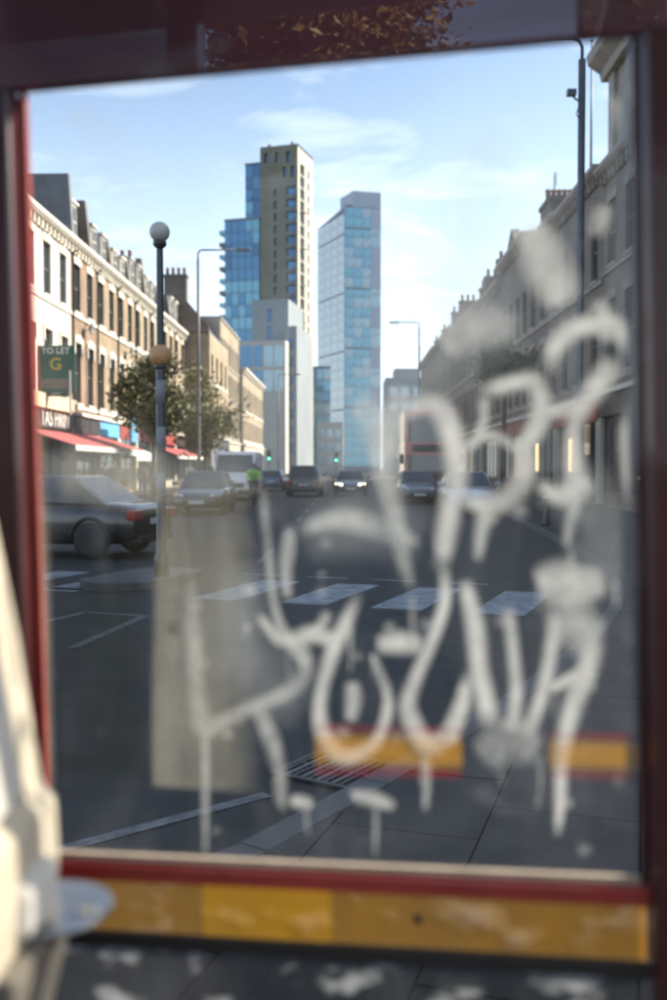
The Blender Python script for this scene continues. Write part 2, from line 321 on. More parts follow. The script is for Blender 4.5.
def catmull(P, k=6):
    P = [Vector(p) for p in P]; o = []
    for i in range(len(P)-1):
        a, b, c, d = P[max(i-1,0)], P[i], P[i+1], P[min(i+2,len(P)-1)]
        for j in range(k):
            t = j/k
            o.append(0.5*((2*b)+(c-a)*t+(2*a-5*b+4*c-d)*t*t+(3*b-a-3*c+d)*t*t*t))
    o.append(P[-1]); return o
KERB = [(-34,-7),(-14,-1.4),(-6,0.7),(-2.6,1.9),(-1.35,2.75),(-0.49,3.63),(0.17,4.68),(0.8,5.8),(1.5,7.2),(2.3,9.0),(3.0,11.0),(3.6,13.5),(4.1,17),(4.5,22),(5.0,30),(5.4,42),(5.6,60)]
KC = [Vector((p.x, p.y)) for p in catmull([(x, y, 0) for x, y in KERB], 10)]
PZ = 0.10
# pavement bed on our side (kerb line inwards to the building line and behind the kiosk)
inner = []
for i, p in enumerate(KC):
    t = (KC[min(i+1,len(KC)-1)]-KC[max(i-1,0)]).normalized(); inner.append(p+Vector((t.y, -t.x))*0.15)
poly = [(p.x, p.y) for p in inner]+[(5.75,160),(60,160),(60,-60),(-34,-60)]
m = MB(); m.prism(poly, -0.1, PZ-0.03, 'z'); pav = tag(m.build('pavement', M['mortar']), kind='structure')
# each kerbstone
acc = 0; seg = [KC[0]]; stones = []
def kerbstones(line, parent, length, matr):
    d = [0]
    for i in range(1, len(line)): d.append(d[-1]+(line[i]-line[i-1]).length)
    def at(s):
        for i in range(1, len(line)):
            if d[i] >= s: return line[i-1].lerp(line[i], (s-d[i-1])/max(1e-6, d[i]-d[i-1])), (line[i]-line[i-1]).normalized()
        return line[-1], (line[-1]-line[-2]).normalized()
    s = 0
    while s < d[-1]:
        Lk = length
        p, t = at(s); q, t2 = at(min(s+Lk, d[-1]))
        n1 = Vector((t.y, -t.x)); n2 = Vector((t2.y, -t2.x)); e = (q-p).normalized()*0.004
        a, b = p+e, q-e; dz = rnd.uniform(-0.003, 0.003)
        mm = MB()
        mm.hexa([(a.x,a.y,-0.1),(b.x,b.y,-0.1),(b.x+n2.x*.15,b.y+n2.y*.15,-0.1),(a.x+n1.x*.15,a.y+n1.y*.15,-0.1),
                 (a.x+n1.x*.012,a.y+n1.y*.012,PZ+dz),(b.x+n2.x*.012,b.y+n2.y*.012,PZ+dz),(b.x+n2.x*.15,b.y+n2.y*.15,PZ+dz),(a.x+n1.x*.15,a.y+n1.y*.15,PZ+dz)])
        mm.build('kerbstone', matr, parent)
        s += Lk
vis = [p for p in KC if p.y > 1.5 and p.y < 34]
kerb = tag(empty('kerb'), kind='structure'); kerbstones(vis, kerb, 0.914, M['kerb'])
far = [p for p in KC if p.y >= vis[-1].y]+[Vector((5.6, 160))]
m = MB()
for a, b in zip(far[:-1], far[1:]): m.hexa([(a.x,a.y,-.1),(b.x,b.y,-.1),(b.x+.15,b.y,-.1),(a.x+.15,a.y,-.1),(a.x,a.y,PZ),(b.x,b.y,PZ),(b.x+.15,b.y,PZ),(a.x+.15,a.y,PZ)])
tag(m.build('kerb', M['kerb']), kind='structure')
back = [p for p in KC if p.y <= vis[0].y]
m = MB()
for a, b in zip(back[:-1], back[1:]): m.hexa([(a.x,a.y,-.1),(b.x,b.y,-.1),(b.x+.05,b.y-.15,-.1),(a.x+.05,a.y-.15,-.1),(a.x,a.y,PZ),(b.x,b.y,PZ),(b.x+.05,b.y-.15,PZ),(a.x+.05,a.y-.15,PZ)])
tag(m.build('kerb', M['kerb']), kind='structure')

# paving slabs, rotated with the local kerb; individual ones where the photo shows them
def kerb_side(x, y):
    best = 1e9; sgn = 1
    for i in range(len(KC)-1):
        a, b = KC[i], KC[i+1]; ab = b-a; t = max(0, min(1, (Vector((x,y))-a).dot(ab)/ab.length_squared)); q = a+ab*t
        dd = (Vector((x,y))-q).length
        if dd < best: best = dd; sgn = 1 if ab.x*(y-a.y)-ab.y*(x-a.x) < 0 else -1
    return best*sgn
SA = R(-17); sx, sy = Vector((math.cos(SA), math.sin(SA))), Vector((-math.sin(SA), math.cos(SA)))
SW, SL = 0.60, 0.75
def clip(poly, keep):      # clip a convex polygon by the kerb's back edge, sampling a signed distance
    o = []
    for i in range(len(poly)):
        a, b = poly[i], poly[(i+1) % len(poly)]; da, db = keep(a), keep(b)
        if da >= 0: o.append(a)
        if (da >= 0) != (db >= 0):
            t = da/(da-db); o.append(a.lerp(b, t))
    return o
restm = MB(); cnt = 0; slabs = []
for i in range(-30, 40):
    for j in range(-24, 60):
        off = 0.5*SL if i % 2 else 0
        c0 = sx*(i*SW)+sy*(j*SL+off)
        c = c0+sx*SW/2+sy*SL/2
        if c.x > 9.6 or c.x < -9 or c.y < -9: continue
        gsp = 0.005
        P = [c0+sx*gsp+sy*gsp, c0+sx*(SW-gsp)+sy*gsp, c0+sx*(SW-gsp)+sy*(SL-gsp), c0+sx*gsp+sy*(SL-gsp)]
        if min(kerb_side(*p) for p in P) < 0.155: P = clip(P, lambda p: kerb_side(p.x, p.y)-0.155)
        if len(P) < 3: continue
        fx = 345+c.x/max(c.y, .1)*972
        seen = c.y > 2.4 and c.y < 17 and 0 < fx < 700
        slabs.append((seen, c, P))
slab_par = pav
for seen, c, P in slabs:
    dz = rnd.uniform(-0.004, 0.004); 
    if seen and cnt < 290:
        mm = MB(); mm.prism([(p.x-c.x, p.y-c.y) for p in P], -0.032, 0, 'z'); cnt += 1
        mm.build('paving_slab', M['paving'] if rnd.random() < .7 else M['paving2'], pav, (c.x, c.y, PZ+dz))
    else:
        restm.prism([(p.x, p.y) for p in P], PZ-0.032, PZ+dz, 'z')
tag(restm.build('paving_slabs_beyond', M['paving'], pav), kind='stuff')
# the far part of this pavement
m = MB(); m.quad((5.75,38,PZ),(9.9,38,PZ),(9.9,160,PZ),(5.75,160,PZ)); tag(m.build('pavement', M['paving']), kind='structure')
# opposite pavement
m = MB(); m.prism([(-7.55,6),(-7.55,300),(-40,300),(-40,6)], -0.1, PZ, 'z'); tag(m.build('pavement', M['paving']), kind='structure')
m = MB(); m.box(-7.55,-7.40,6,300,-0.1,PZ+.002); tag(m.build('kerb', M['kerb']), kind='structure')

# zebra crossing stripes and other markings
ZA = R(-20); ze = Vector((math.cos(ZA), math.sin(ZA))); zn = Vector((-math.sin(ZA), math.cos(ZA)))
def marking(name, P, z=0.004):
    n = len(P); me = bpy.data.meshes.new(name); me.from_pydata([(p[0], p[1], z) for p in P], [], [tuple(range(n))]); me.materials.append(M['paint_old' if name in ('edge_line', 'zigzag_line', 'lane_dash') else 'paint'])
    return place(name, me, road)
t = 0.25
while t < 10.6:
    c = Vector((2.45, 11.0))-ze*t
    if not (4.55 < t < 5.6):
        a = c-zn*1.0; b = c+zn*1.0
        marking('crossing_stripe', [a, a-ze*0.58, b-ze*0.58, b])
    t += 1.12
def stripe(name, a, b, w):
    a, b = Vector(a), Vector(b); n = Vector((-(b-a).y, (b-a).x)).normalized()*w/2
    marking(name, [a-n, b-n, b+n, a+n])
zz = [(-3.5,8.6),(-2.78,10.35),(-2.1,10.1),(-2.35,8.3),(-1.7,8.0)]
for a, b in zip(zz[:-1][:3], zz[1:][:3]): stripe('zigzag_line', a, b, 0.10)
stripe('edge_line', (-1.9,3.25), (-0.37,4.56), 0.075)
for k in range(4): stripe('give_way_dash', Vector((1.9,12.9))-ze*(k*1.0), Vector((1.9,12.9))-ze*(k*1.0+.6), 0.09)
stripe('give_way_line', (-3.0, 12.2), (-4.9, 12.75), 0.16)
for k in range(10):
    y = 16+k*6.0; stripe('lane_dash', (-1.4, y), (-1.4, y+2.6), 0.11)

# drain grate in the gutter
gr = empty('drain_grate', (-0.06, 4.93, 0.006), R(-32), 'black iron drain grate set in the gutter beside the kerb', 'drain grate')
m = MB(); m.box(-.24,-.205,-.24,.24,0,.012); m.box(.205,.24,-.24,.24,0,.012); m.box(-.205,.205,-.24,-.205,0,.012); m.box(-.205,.205,.205,.24,0,.012); m.build('frame', M['iron'], gr)
m = MB(); m.box(-.2048,.2048,-.2048,.2048,-.001,.001); m.build('pit', M['mortar'], gr)
for k in range(9): boxpart('bar', M['pole_grey'] if k % 2 else M['iron'], gr, -.203+k*.045, -.203+k*.045+.020, -.204, .204, .0015, .010)
boxpart('cross_bar', M['iron'], gr, -.2047, .2047, -.018, .018, .0012, .007)

# ------------------------------------------------------------------ building helpers
def face_open(mb, O, U, Nn, W, z0, z1, ops, r):
    """wall face with recessed openings; ops = (u0,u1,za,zb)"""
    O, U, Nn = Vector(O), Vector(U), Vector(Nn)
    us = sorted({0, W, *[round(o[0],4) for o in ops], *[round(o[1],4) for o in ops]}); zs = sorted({z0, z1, *[round(o[2],4) for o in ops], *[round(o[3],4) for o in ops]})
    P = lambda u, z, d=0: O+U*u+Vector((0,0,z))-Nn*d
    for i in range(len(us)-1):
        for j in range(len(zs)-1):
            cu, cz = (us[i]+us[i+1])/2, (zs[j]+zs[j+1])/2
            if any(o[0] < cu < o[1] and o[2] < cz < o[3] for o in ops): continue
            mb.quad(P(us[i],zs[j]), P(us[i+1],zs[j]), P(us[i+1],zs[j+1]), P(us[i],zs[j+1]))
    for a, b, c, d in ops:
        mb.quad(P(a,c), P(b,c), P(b,c,r), P(a,c,r)); mb.quad(P(a,d), P(b,d), P(b,d,r), P(a,d,r))
        mb.quad(P(a,c), P(a,d), P(a,d,r), P(a,c,r)); mb.quad(P(b,c), P(b,d), P(b,d,r), P(b,c,r))
_cache = {}
def cached(key, fn):
    if key not in _cache: _cache[key] = fn()
    return _cache[key]
def sash_mesh(wd, h, mt, bars=1):
    def f():
        m = MB(); t = .07
        m.box(-wd/2,-wd/2+t,0,.06,0,h); m.box(wd/2-t,wd/2,0,.06,0,h); m.box(-wd/2+t,wd/2-t,0,.06,0,t); m.box(-wd/2+t,wd/2-t,0,.06,h-t,h); m.box(-wd/2+t,wd/2-t,-.012,.048,h*.5-.035,h*.5+.035)
        if bars: m.box(-.018,.018,.003,.05,t,h*.5-.035); m.box(-.018,.018,.003,.05,h*.5+.035,h-t)
        return m.mesh('window', M[mt])
    return cached(('sash', round(wd,2), round(h,2), mt, bars), f)
def pane_mesh(wd, h, mt='pane'):
    def f():
        m = MB(); m.box(-wd/2+.02,wd/2-.02,0,.02,.02,h-.02); return m.mesh('pane', M[mt])
    return cached(('pane', round(wd,2), round(h,2), mt), f)
def sill_mesh(wd, mt):
    def f():
        m = MB(); m.box(-wd/2-.10,wd/2+.10,-.10,.14,-.13,-.002); return m.mesh('sill', M[mt])
    return cached(('sill', round(wd,2), mt), f)
def head_mesh(wd, mt, arch):
    def f():
        m = MB()
        if arch:
            k = 8; o = [(-wd/2-.18,-.35),(-wd/2-.18,.06)]+[(-(wd/2+.18)*math.cos(math.pi*i/k), .06+(.34)*math.sin(math.pi*i/k)) for i in range(1, k)]+[(wd/2+.18,.06),(wd/2+.18,-.35),(wd/2+.003,-.35),(wd/2+.003,.001),(-wd/2-.003,.001),(-wd/2-.003,-.35)]
            # split into convex-ish strips
            m.prism([(-wd/2-.18,.004),(-wd/2-.18,.06)]+[(-(wd/2+.18)*math.cos(math.pi*i/k), .06+.34*math.sin(math.pi*i/k)) for i in range(1, k)]+[(wd/2+.18,.06),(wd/2+.18,.004)], -.09, .1, 'y')
            m.box(-wd/2-.18,-wd/2-.003,-.07,.1,-.55,.003); m.box(wd/2+.003,wd/2+.18,-.07,.1,-.55,.003)
        else:
            m.prism([(-wd/2-.06,.004),(wd/2+.06,.004),(wd/2+.16,.34),(-wd/2-.16,.34)], -.05, .1, 'y')
            m.box(-.12,.12,-.08,.1,.0045,.42)
        return m.mesh('lintel', M[mt])
    return cached(('head', round(wd,2), mt, arch), f)
def window(parent, u, z, wd, h, r=.16, trim='trim', sash='sash', arch=None, sill=True, pane='pane'):
    o = place('window', sash_mesh(wd, h, sash), parent, (u, r-.06, z))
    place('pane', pane_mesh(wd, h, pane), o, (0, .03, 0))
    if sill: place('sill', sill_mesh(wd, trim), o, (0, -r+.06, 0))
    if arch is not None: place('lintel', head_mesh(wd, trim, arch), o, (0, -r+.06, h))
    return o
def cornice(parent, W, z, mt, depth=.42, hgt=.6, name='cornice'):
    m = MB(); m.prism([(.02,z),(-.10,z),(-.12,z+hgt*.35),(-depth*.7,z+hgt*.5),(-depth,z+hgt*.72),(-depth,z+hgt),(.02,z+hgt)], 0.004, W-0.004, 'x')
    o = m.build(name, M[mt], parent)
    return o
def brackets(parent, W, z, mt, step=.55):
    m = MB(); n = max(2, int(W/step)); 
    for i in range(n): u = (i+.5)*W/n; m.box(u-.07,u+.07,-.22,-.03,z,z+.25)
    return tag(m.build('cornice_brackets', M[mt], parent), kind='stuff')
def chimney(parent, u, y, z0, z1, mt='brick_dark', wx=.55, wy=1.5, pots=3):
    m = MB(); m.box(u-wx/2,u+wx/2,y-wy/2,y+wy/2,z0,z1-.22); m.box(u-wx/2-.08,u+wx/2+.08,y-wy/2-.08,y+wy/2+.08,z1-.22,z1)
    o = m.build('chimney', M[mt], parent)
    for i in range(pots):
        p = MB(); p.lathe([(.13,0),(.12,.5),(.15,.52),(.15,.6),(.11,.6)], 10, (u, y-wy/2+(i+.5)*wy/pots, z1)); p.build('chimney_pot', M['pot'], o)
    return o
def shopfront(parent, W, top, fascia, body='shop_wood', lit=False, door=True):
    f = boxpart('fascia', M[fascia], parent, .12, W-.12, -.16, -.004, top-.85, top-.05)
    boxpart('shop_cornice', M['trim'], parent, .05, W-.05, -.30, -.003, top-.05, top+.12)
    for x in (0.02, W-.30): boxpart('pilaster', M['trim'] if body != 'shop_wood' else M['shop_cream'], parent, x, x+.28, -.14, -.003, .1, top-.855)
    n = max(2, int((W-.8)/1.3)); x0, x1 = .36, W-.36; dw = (x1-x0)/n
    sw = MB(); sw.box(x0,x1,.02,.10,.1,.55)
    for i in range(n+1): sw.box(x0+i*dw-.035*(i>0),x0+i*dw+.035*(i<n),.02,.10,.55,top-.87)
    s = sw.build('shop_window', M[body], parent)
    for i in range(n):
        pm = MB(); pm.box(x0+i*dw+.04,x0+(i+1)*dw-.04,.05,.07,.56,top-.88); pm.build('pane', M['pane'], s)
    if lit:
        for i in (1,):
            boxpart('lit_sign', M['shop_lit'], s, x0+(i+.42)*dw, x0+(i+.60)*dw, -.02, .04, 1.3, 2.7)
def awning(parent, x0, x1, z, proj, drop, mt, valance=.22):
    m = MB(); t = .03
    m.hexa([(x0,-.17,z-t),(x1,-.17,z-t),(x1,-proj,z-drop-t),(x0,-proj,z-drop-t),(x0,-.17,z),(x1,-.17,z),(x1,-proj,z-drop),(x0,-proj,z-drop)])
    o = m.build('awning', M[mt], parent)
    boxpart('valance', M['sign_white'] if mt != 'awning_dark' else M[mt], o, x0, x1, -proj-.03, -proj-.004, z-drop-valance, z-drop+.01)
    for x in (x0+.05, x1-.05):
        tb = MB(); tb.tube([(x,-.1,z-drop-.35),(x,-proj+.05,z-drop-.04)], .018, 6); tb.build('awning_arm', M['iron'], o)
    return o
def text_mesh(s, size, matn, bold=.0):
    cu = bpy.data.curves.new('lettering', 'FONT'); cu.body = s; cu.size = size; cu.align_x = 'CENTER'; cu.align_y = 'CENTER'; cu.extrude = .004; cu.offset = bold
    o = bpy.data.objects.new('lettering', cu); col.objects.link(o)
    dg = bpy.context.evaluated_depsgraph_get(); me = bpy.data.meshes.new_from_object(o.evaluated_get(dg)); bpy.data.objects.remove(o); me.materials.clear(); me.materials.append(M[matn]); me.name = 'lettering'
    return me

def house(name, loc, rz, W, D, H, wallm, label, cat, group, rows, cols, trim='trim', sash='sash_dark', shop=None, roof='flat', cor=True, win_w=1.08, extra=None, lit=False, shop_body='shop_wood', ucols=None, parapet_coping=True):
    """terraced house; local x along the facade, local y into the block. rows: (z0,z1,arch)"""
    h = empty(name, loc, rz, label, cat, group)
    us = ucols if ucols else [(i+.5)*W/cols for i in range(cols)]
    ops = [(u-win_w/2,u+win_w/2,z0,z1) for z0, z1, _ in rows for u in us]
    if shop: ops.append((.36, W-.36, .1, shop[0]-.86))
    mb = MB(); face_open(mb, (0,0,0), (1,0,0), (0,-1,0), W, 0, H, ops, .18)
    mb.quad((0,0,0),(0,D,0),(0,D,H),(0,0,H)); mb.quad((W,0,0),(W,D,0),(W,D,H),(W,0,H)); mb.quad((0,D,0),(W,D,0),(W,D,H),(0,D,H)); mb.quad((0,0,H),(W,0,H),(W,D,H),(0,D,H))
    mb.build('wall', M[wallm], h)
    for z0, z1, arch in rows:
        for u in us: window(h, u, z0, win_w, z1-z0, trim=trim, sash=sash, arch=arch)
    if rows:
        for k, (z0, z1, arch) in enumerate(rows):
            m = MB(); m.box(.003,W-.003,-.075,-.003,z0-.30,z0-.135); m.build('string_course', M[trim], h)
    if cor: cornice(h, W, H-.62, trim); brackets(h, W, H-.62+.02, trim)
    if shop: shopfront(h, W, shop[0], shop[1], shop_body, lit)
    return h

def mansard(h, W, D, H, top, dorm, roofm='slate', trim='trim', setback=.35, dw=1.0):
    m = MB(); m.prism([(setback,H+.002),(setback+.9,top),(D*.6,top+.25),(D,H+.002)], .02, W-.02, 'x'); r = m.build('roof', M[roofm], h)
    for u in dorm:
        d = MB(); z0 = H+.45; z1 = top-.25
        d.box(u-dw/2,u+dw/2,setback+.05,setback+1.3,z0-.3,z1); d.box(u-dw/2-.1,u+dw/2+.1,setback-.08,setback+1.35,z1,z1+.12)
        do = d.build('dormer', M[trim], r)
        place('window', sash_mesh(dw*.72, z1-z0-.12, 'sash'), do, (u, setback-.02, z0)); place('pane', pane_mesh(dw*.72, z1-z0-.12), do, (u, setback+.01, z0))
    return r
def pitched(h, W, D, H, top, roofm='slate'):
    m = MB(); m.prism([(.1,H+.002),(D*.5,top),(D-.05,H+.002)], .02, W-.02, 'x'); return m.build('roof', M[roofm], h)
def party_wall(h, u, D, H, top, mt='lead', t=.35, pots=0):
    m = MB(); m.prism([(.12,H-.01),(.42,top),(D*.75,top),(D,H-.01)], u-t/2, u+t/2, 'x'); o = m.build('party_wall', M[mt], h)
    for i in range(pots):
        p = MB(); p.lathe([(.13,0),(.12,.45),(.15,.47),(.15,.55),(.11,.55)], 10, (u, 1.2+i*.5, top)); p.build('chimney_pot', M['pot'], o)
    return o

LZ = R(90); LX = -13.0
GL = 'terraced houses on the sunlit side of the street'
ROWS = [(4.6,7.5,True),(9.0,11.25,False)]
# white stucco house at the near end
h = house('terraced_house', (LX,36.5,PZ), LZ, 9.6, 9, 12.3, 'stucco', 'white stucco house with cream shop fascia and red awning, nearest of the sunlit terrace', 'house', GL, ROWS, 4, shop=(4.2,'sign_dark'))
boxpart('sign_board', M['sign_cream'], h, 1.2, 8.3, -.62, -.31, 3.95, 4.55)
fb = boxpart('name_board', M['sign_dark'], h, 1.2, 8.3, -.42, -.31, 3.16, 3.93)
place('lettering', text_mesh('TAS FIRIN', .95, 'sign_white', .012), fb, (5.6, -.432, 3.55), (R(90), 0, 0))
awning(h, 1.2, 14.6, 3.1, 2.5, .75, 'awning_red')
m = MB(); m.prism([(-.22,12.31),(-.05,15.2),(6.5,15.2),(8.5,12.31)], 9.2, 9.58, 'x'); m.build('party_wall', M['lead'], h)
m = MB(); m.prism([(.1,12.302),(4.2,14.2),(8.9,12.302)], .02, 9.19, 'x'); m.build('roof', M['slate'], h)
# hanging estate agent board
sb = empty('letting_board', (-11.5,40.5,4.65), 0, 'green letting board with a gold G above the cream shop sign', 'sign')
m = MB(); m.box(-1.35,.25,-.05,.05,0,2.0); m.build('board', M['sign_green'], sb, bevel=.05)
b_ = boxpart('post', M['sign_white'], sb, .02, .10, -.10, -.055, -.9, .95)
for s_, sz, zz_, mt_ in (('TO LET', .36, 1.76, 'sign_white'), ('G', .7, 1.2, 'sign_gold')):
    place('lettering', text_mesh(s_, sz, mt_, .006), sb, (-.55, -.06, zz_), (R(90), 0, 0))
boxpart('bracket', M['iron'], sb, -1.5, .1, -.03, .03, -.12, -.01)
boxpart('panel', M['grey_plastic'], sb, -1.2, -.05, -.062, -.052, .2, .62)

specs = [('brick_red','sign_dark','red brick house with white arched window heads beside the white stucco house'),
         ('brick_tan','sign_blue','tan brick house over the pale blue shop sign and blue awning'),
         ('brick_tan','shop_red','tan brick house third from the stucco house, dormers on its mansard roof'),
         ('brick_gold','shop_red','golden brick house behind the leafy tree beside the beacon'),
         ('brick_gold','sign_dark','golden brick house fifth along from the stucco house'),
         ('brick_tan','shop_red','tan brick house sixth along from the stucco house, with a low plain roof'),
         ('brick_gold','sign_dark','last golden brick house before the dark slate roof with chimney')]
y = 46.1; H_T = 12.3
for i, (wm, fas, lab) in enumerate(specs):
    W_ = 4.6 if i < 6 else 5.2
    h = house('terraced_house', (LX,y,PZ), LZ, W_-.004, 9, 12.3, wm, lab, 'house', GL, ROWS, 2, shop=(4.0,fas), shop_body=('shop_wood','shop_cream')[i % 2])
    if i != 5: mansard(h, W_, 9, 12.3, 14.7-(i % 3)*.25, [1.2, 3.3] if i else [2.0], trim=('sash' if i % 2 else 'trim'))
    else: pitched(h, W_, 9, 12.3, 14.0)
    party_wall(h, W_-.2, 9, 12.3, 15.2 if i in (0, 3) else 14.4, 'brick_dark', .42, pots=3 if i in (1, 3, 5) else 0)
    dp = MB(); dp.tube([(.12,-.09,4.2),(.12,-.09,H_T-.7),(.12,-.30,H_T-.55)], .05, 7); dp.build('drainpipe', M['iron'], h)
    if i in (0, 2):
        sd = MB(); sd.lathe([(.01,.05),(.18,.03),(.30,-.06),(.31,-.05),(.19,.05)], 14, (2.3,-.35,8.35), 'y'); sd.tube([(2.3,-.02,8.2),(2.3,-.3,8.35)], .02, 5); sd.build('satellite_dish', M['lead'], h)
    if i == 1:
        bs = boxpart('shop_sign', M['sign_blue'], h, .6, 2.3, -1.7, -1.55, 2.85, 4.5)
        boxpart('sign_stripe', M['sign_white'], bs, .7, 2.2, -1.712, -1.702, 3.5, 3.62)
        awning(h, .2, W_+3.5, 2.75, 2.0, .7, 'awning_blue')
    if i == 4: awning(h, .2, W_-.2, 2.9, 1.8, .6, 'awning_red')
    if i == 5: awning(h, .2, W_+3, 2.9, 1.8, .6, 'awning_red')
    y += W_
# dark slate-roofed house, then the taller pale brown block
h = house('terraced_house', (-11.0,y,PZ), LZ, 12, 8, 12.4, 'brick_gold', 'brown house with steep dark slate roof and tall chimney stack', 'house', GL, [(4.9,7.2,None),(8.6,10.8,None)], 4, shop=(4.0,'sign_dark'), cor=False)
m = MB(); m.prism([(.05,12.402),(2.7,15.6),(7.95,12.402)], .02, 11.98, 'x'); m.build('roof', M['slate'], h)
m = MB(); m.prism([(.0,12.39),(.0,12.8),(2.7,16.0),(7.95,12.7),(7.95,12.39)], -.3, .015, 'x'); m.build('gable', M['brick_dark'], h)
chimney(h, .0, 2.7, 14.5, 17.0, 'brick_dark', .8, 1.8, 4)
y2 = y+12.1
h = house('office_block', (-11.7,y2,PZ), LZ, 16, 10, 15.4, 'brick_gold', 'flat-topped light brown block next to the dark slate roof', 'building', None, [(4.6,7.4,None),(8.4,10.8,None),(11.6,13.8,None)], 8, shop=(4.0,'shop_cream'), trim='stone', cor=False, win_w=1.1)
boxpart('coping', M['stone'], h, -.05, 16.05, -.12, 10.05, 15.402, 15.6)
h = house('office_block', (-11.4,y2+17,PZ), LZ, 26, 12, 12.6, 'brick_gold', 'long low tan block between the light brown block and the cream tower', 'building', None, [(4.6,6.8,None),(8.0,10.6,None)], 10, shop=(4.0,'shop_cream'), trim='trim', cor=True, win_w=1.2)

# ------------------------------------------------------------------ shaded terrace on the right
RZ = R(-90); RX = 9.7
GR = 'terraced houses on the shaded side of the street'
def right_house(y0, y1, H, wm, lab, rows, cols, shop, **k):
    return house('terraced_house', (RX, y1, PZ), RZ, y1-y0-.004, 10, H, wm, lab, 'house', GR, rows, cols, trim='stone', sash='sash_dark', shop=shop, **k)
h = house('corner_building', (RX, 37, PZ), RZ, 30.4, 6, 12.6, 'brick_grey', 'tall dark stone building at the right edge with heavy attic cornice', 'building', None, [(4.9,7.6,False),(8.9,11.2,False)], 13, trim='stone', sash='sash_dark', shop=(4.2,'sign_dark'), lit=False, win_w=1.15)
m = MB(); m.box(.0,30.3,.25,5.9,12.61,16.2); a_ = m.build('attic_wall', M['stone'], h)
m = MB(); m.prism([(.25,16.0),(-.05,16.0),(-.12,16.3),(-.55,16.6),(-.62,16.95),(.25,16.95)], -.35, 30.3, 'x'); m.build('attic_cornice', M['stone'], h)
m = MB(); m.prism([(.25,16.96),(.1,17.3),(2.5,18.3),(5.9,18.3),(5.9,16.96)], -.1, 30.3, 'x'); m.build('parapet', M['stone'], h)
for k in range(8): boxpart('attic_pilaster', M['stone'], h, .15+k*3.6, .85+k*3.6, .10, .247, 12.62, 15.99)
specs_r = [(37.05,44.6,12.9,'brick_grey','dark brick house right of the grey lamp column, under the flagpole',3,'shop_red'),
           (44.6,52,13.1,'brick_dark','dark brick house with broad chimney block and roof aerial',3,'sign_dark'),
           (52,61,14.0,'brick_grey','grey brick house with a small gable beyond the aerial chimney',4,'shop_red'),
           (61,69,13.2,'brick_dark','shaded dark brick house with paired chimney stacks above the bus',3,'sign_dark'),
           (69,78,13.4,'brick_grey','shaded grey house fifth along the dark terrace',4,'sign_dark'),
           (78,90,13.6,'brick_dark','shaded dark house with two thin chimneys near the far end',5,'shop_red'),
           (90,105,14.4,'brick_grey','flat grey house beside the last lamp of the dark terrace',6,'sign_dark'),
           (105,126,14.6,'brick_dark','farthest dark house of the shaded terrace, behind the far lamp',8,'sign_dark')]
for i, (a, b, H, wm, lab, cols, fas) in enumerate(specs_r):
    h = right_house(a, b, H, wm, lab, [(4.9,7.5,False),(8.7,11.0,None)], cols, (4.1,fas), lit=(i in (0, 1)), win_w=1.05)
    Wd = b-a
    if i == 0:
        pitched(h, Wd, 10, H, H+1.2)
        fp = MB(); fp.tube([(Wd-3.75,.45,H-.1),(Wd-3.75,.45,19.0)], [.055,.035], 8); fp.lathe([(.01,0),(.07,.05),(.07,.1),(.01,.15)], 8, (Wd-3.75,.45,19.0)); fp.build('flagpole', M['pole_grey'], h)
    if i == 1:
        pitched(h, Wd, 10, H, H+1.0); c_ = chimney(h, 2.2, 1.1, H-.2, 14.9, 'brick_dark', 2.4, 1.4, 5)
        an = MB(); an.tube([(1.2,1.1,14.8),(1.2,1.1,16.7)], .03, 6)
        for q in range(5): an.tube([(1.2-.5+.03*q,1.1,16.0+q*.14),(1.2+.5-.03*q,1.1,16.0+q*.14)], .015, 5)
        an.build('aerial', M['iron'], h)
    if i == 2:
        pitched(h, Wd, 10, H, H+1.0); m = MB(); m.prism([(1.0,H-.02),(3.2,H+1.5),(5.4,H-.02)], .02, .5, 'y'); m.build('gable', M['brick_grey'], h)
    if i >= 3:
        pitched(h, Wd, 10, H, H+1.6)
        for u in ([1.2, Wd-1.5] if i < 6 else [Wd*.3, Wd*.75]): chimney(h, u, 2.0, H-.1, H+3.0-(i % 2)*.6, 'brick_dark', .7, 1.6, 3)

# ------------------------------------------------------------------ towers
def ptower(name, loc, rz, label): return empty(name, loc, rz, label, 'tower')
T = ptower('apartment_tower', (-16.4,241,0), R(-16), 'tall cream apartment tower, front coloured as if shaded, with blue glass wing on its left')
# local: x right, y away. concrete shaft x[-4.9,4.9]; glass wing x[-15.2,-4.9]
TW = MB(); fl = 3.0; nf = 26; top = 80.6
front = []; side = []
for k in range(nf):
    z = 2.2+k*fl
    if k >= 24: front += [(-4.9+5.6+.2+q*1.9+4.9-4.9+0, 0, 0, 0) for q in ()]
    front.append((3.55,4.35,z,z+2.0)); front.append((6.7,9.3,z-.2,z+2.3))
    for q in range(1): side.append((1.8,5.2,z-.3,z+2.4)); side.append((7.6,9.0,z,z+2.1)) 
front = [o for o in front if o[3] < top-8]
front += [(1.0+q*2.9,1.9+q*2.9,zz_,zz_+2.6) for q in range(3) for zz_ in (top-4.2,)]
front += [(5.9+q*2.0,6.9+q*2.0,top-8,top-5.2) for q in range(2)]
side = [o for o in side if o[3] < top-2]
face_open(TW, (-4.9,0,0), (1,0,0), (0,-1,0), 9.8, 0, top, front, .9)
TW.quad((-4.9,0,0),(-4.9,12,0),(-4.9,12,top),(-4.9,0,top)); TW.quad((-4.9,12,0),(4.9,12,0),(4.9,12,top),(-4.9,12,top)); TW.quad((-4.9,0,top),(4.9,0,top),(4.9,12,top),(-4.9,12,top))
TW.build('shaft', M['shaded_concrete'], T)  # coloured darker than the side wall to look out of the sun
TS = MB(); face_open(TS, (4.903,0,0), (0,1,0), (1,0,0), 12, 0, top-.5, side, .9); sh = TS.build('side_wall', M['tower_cream'], T)
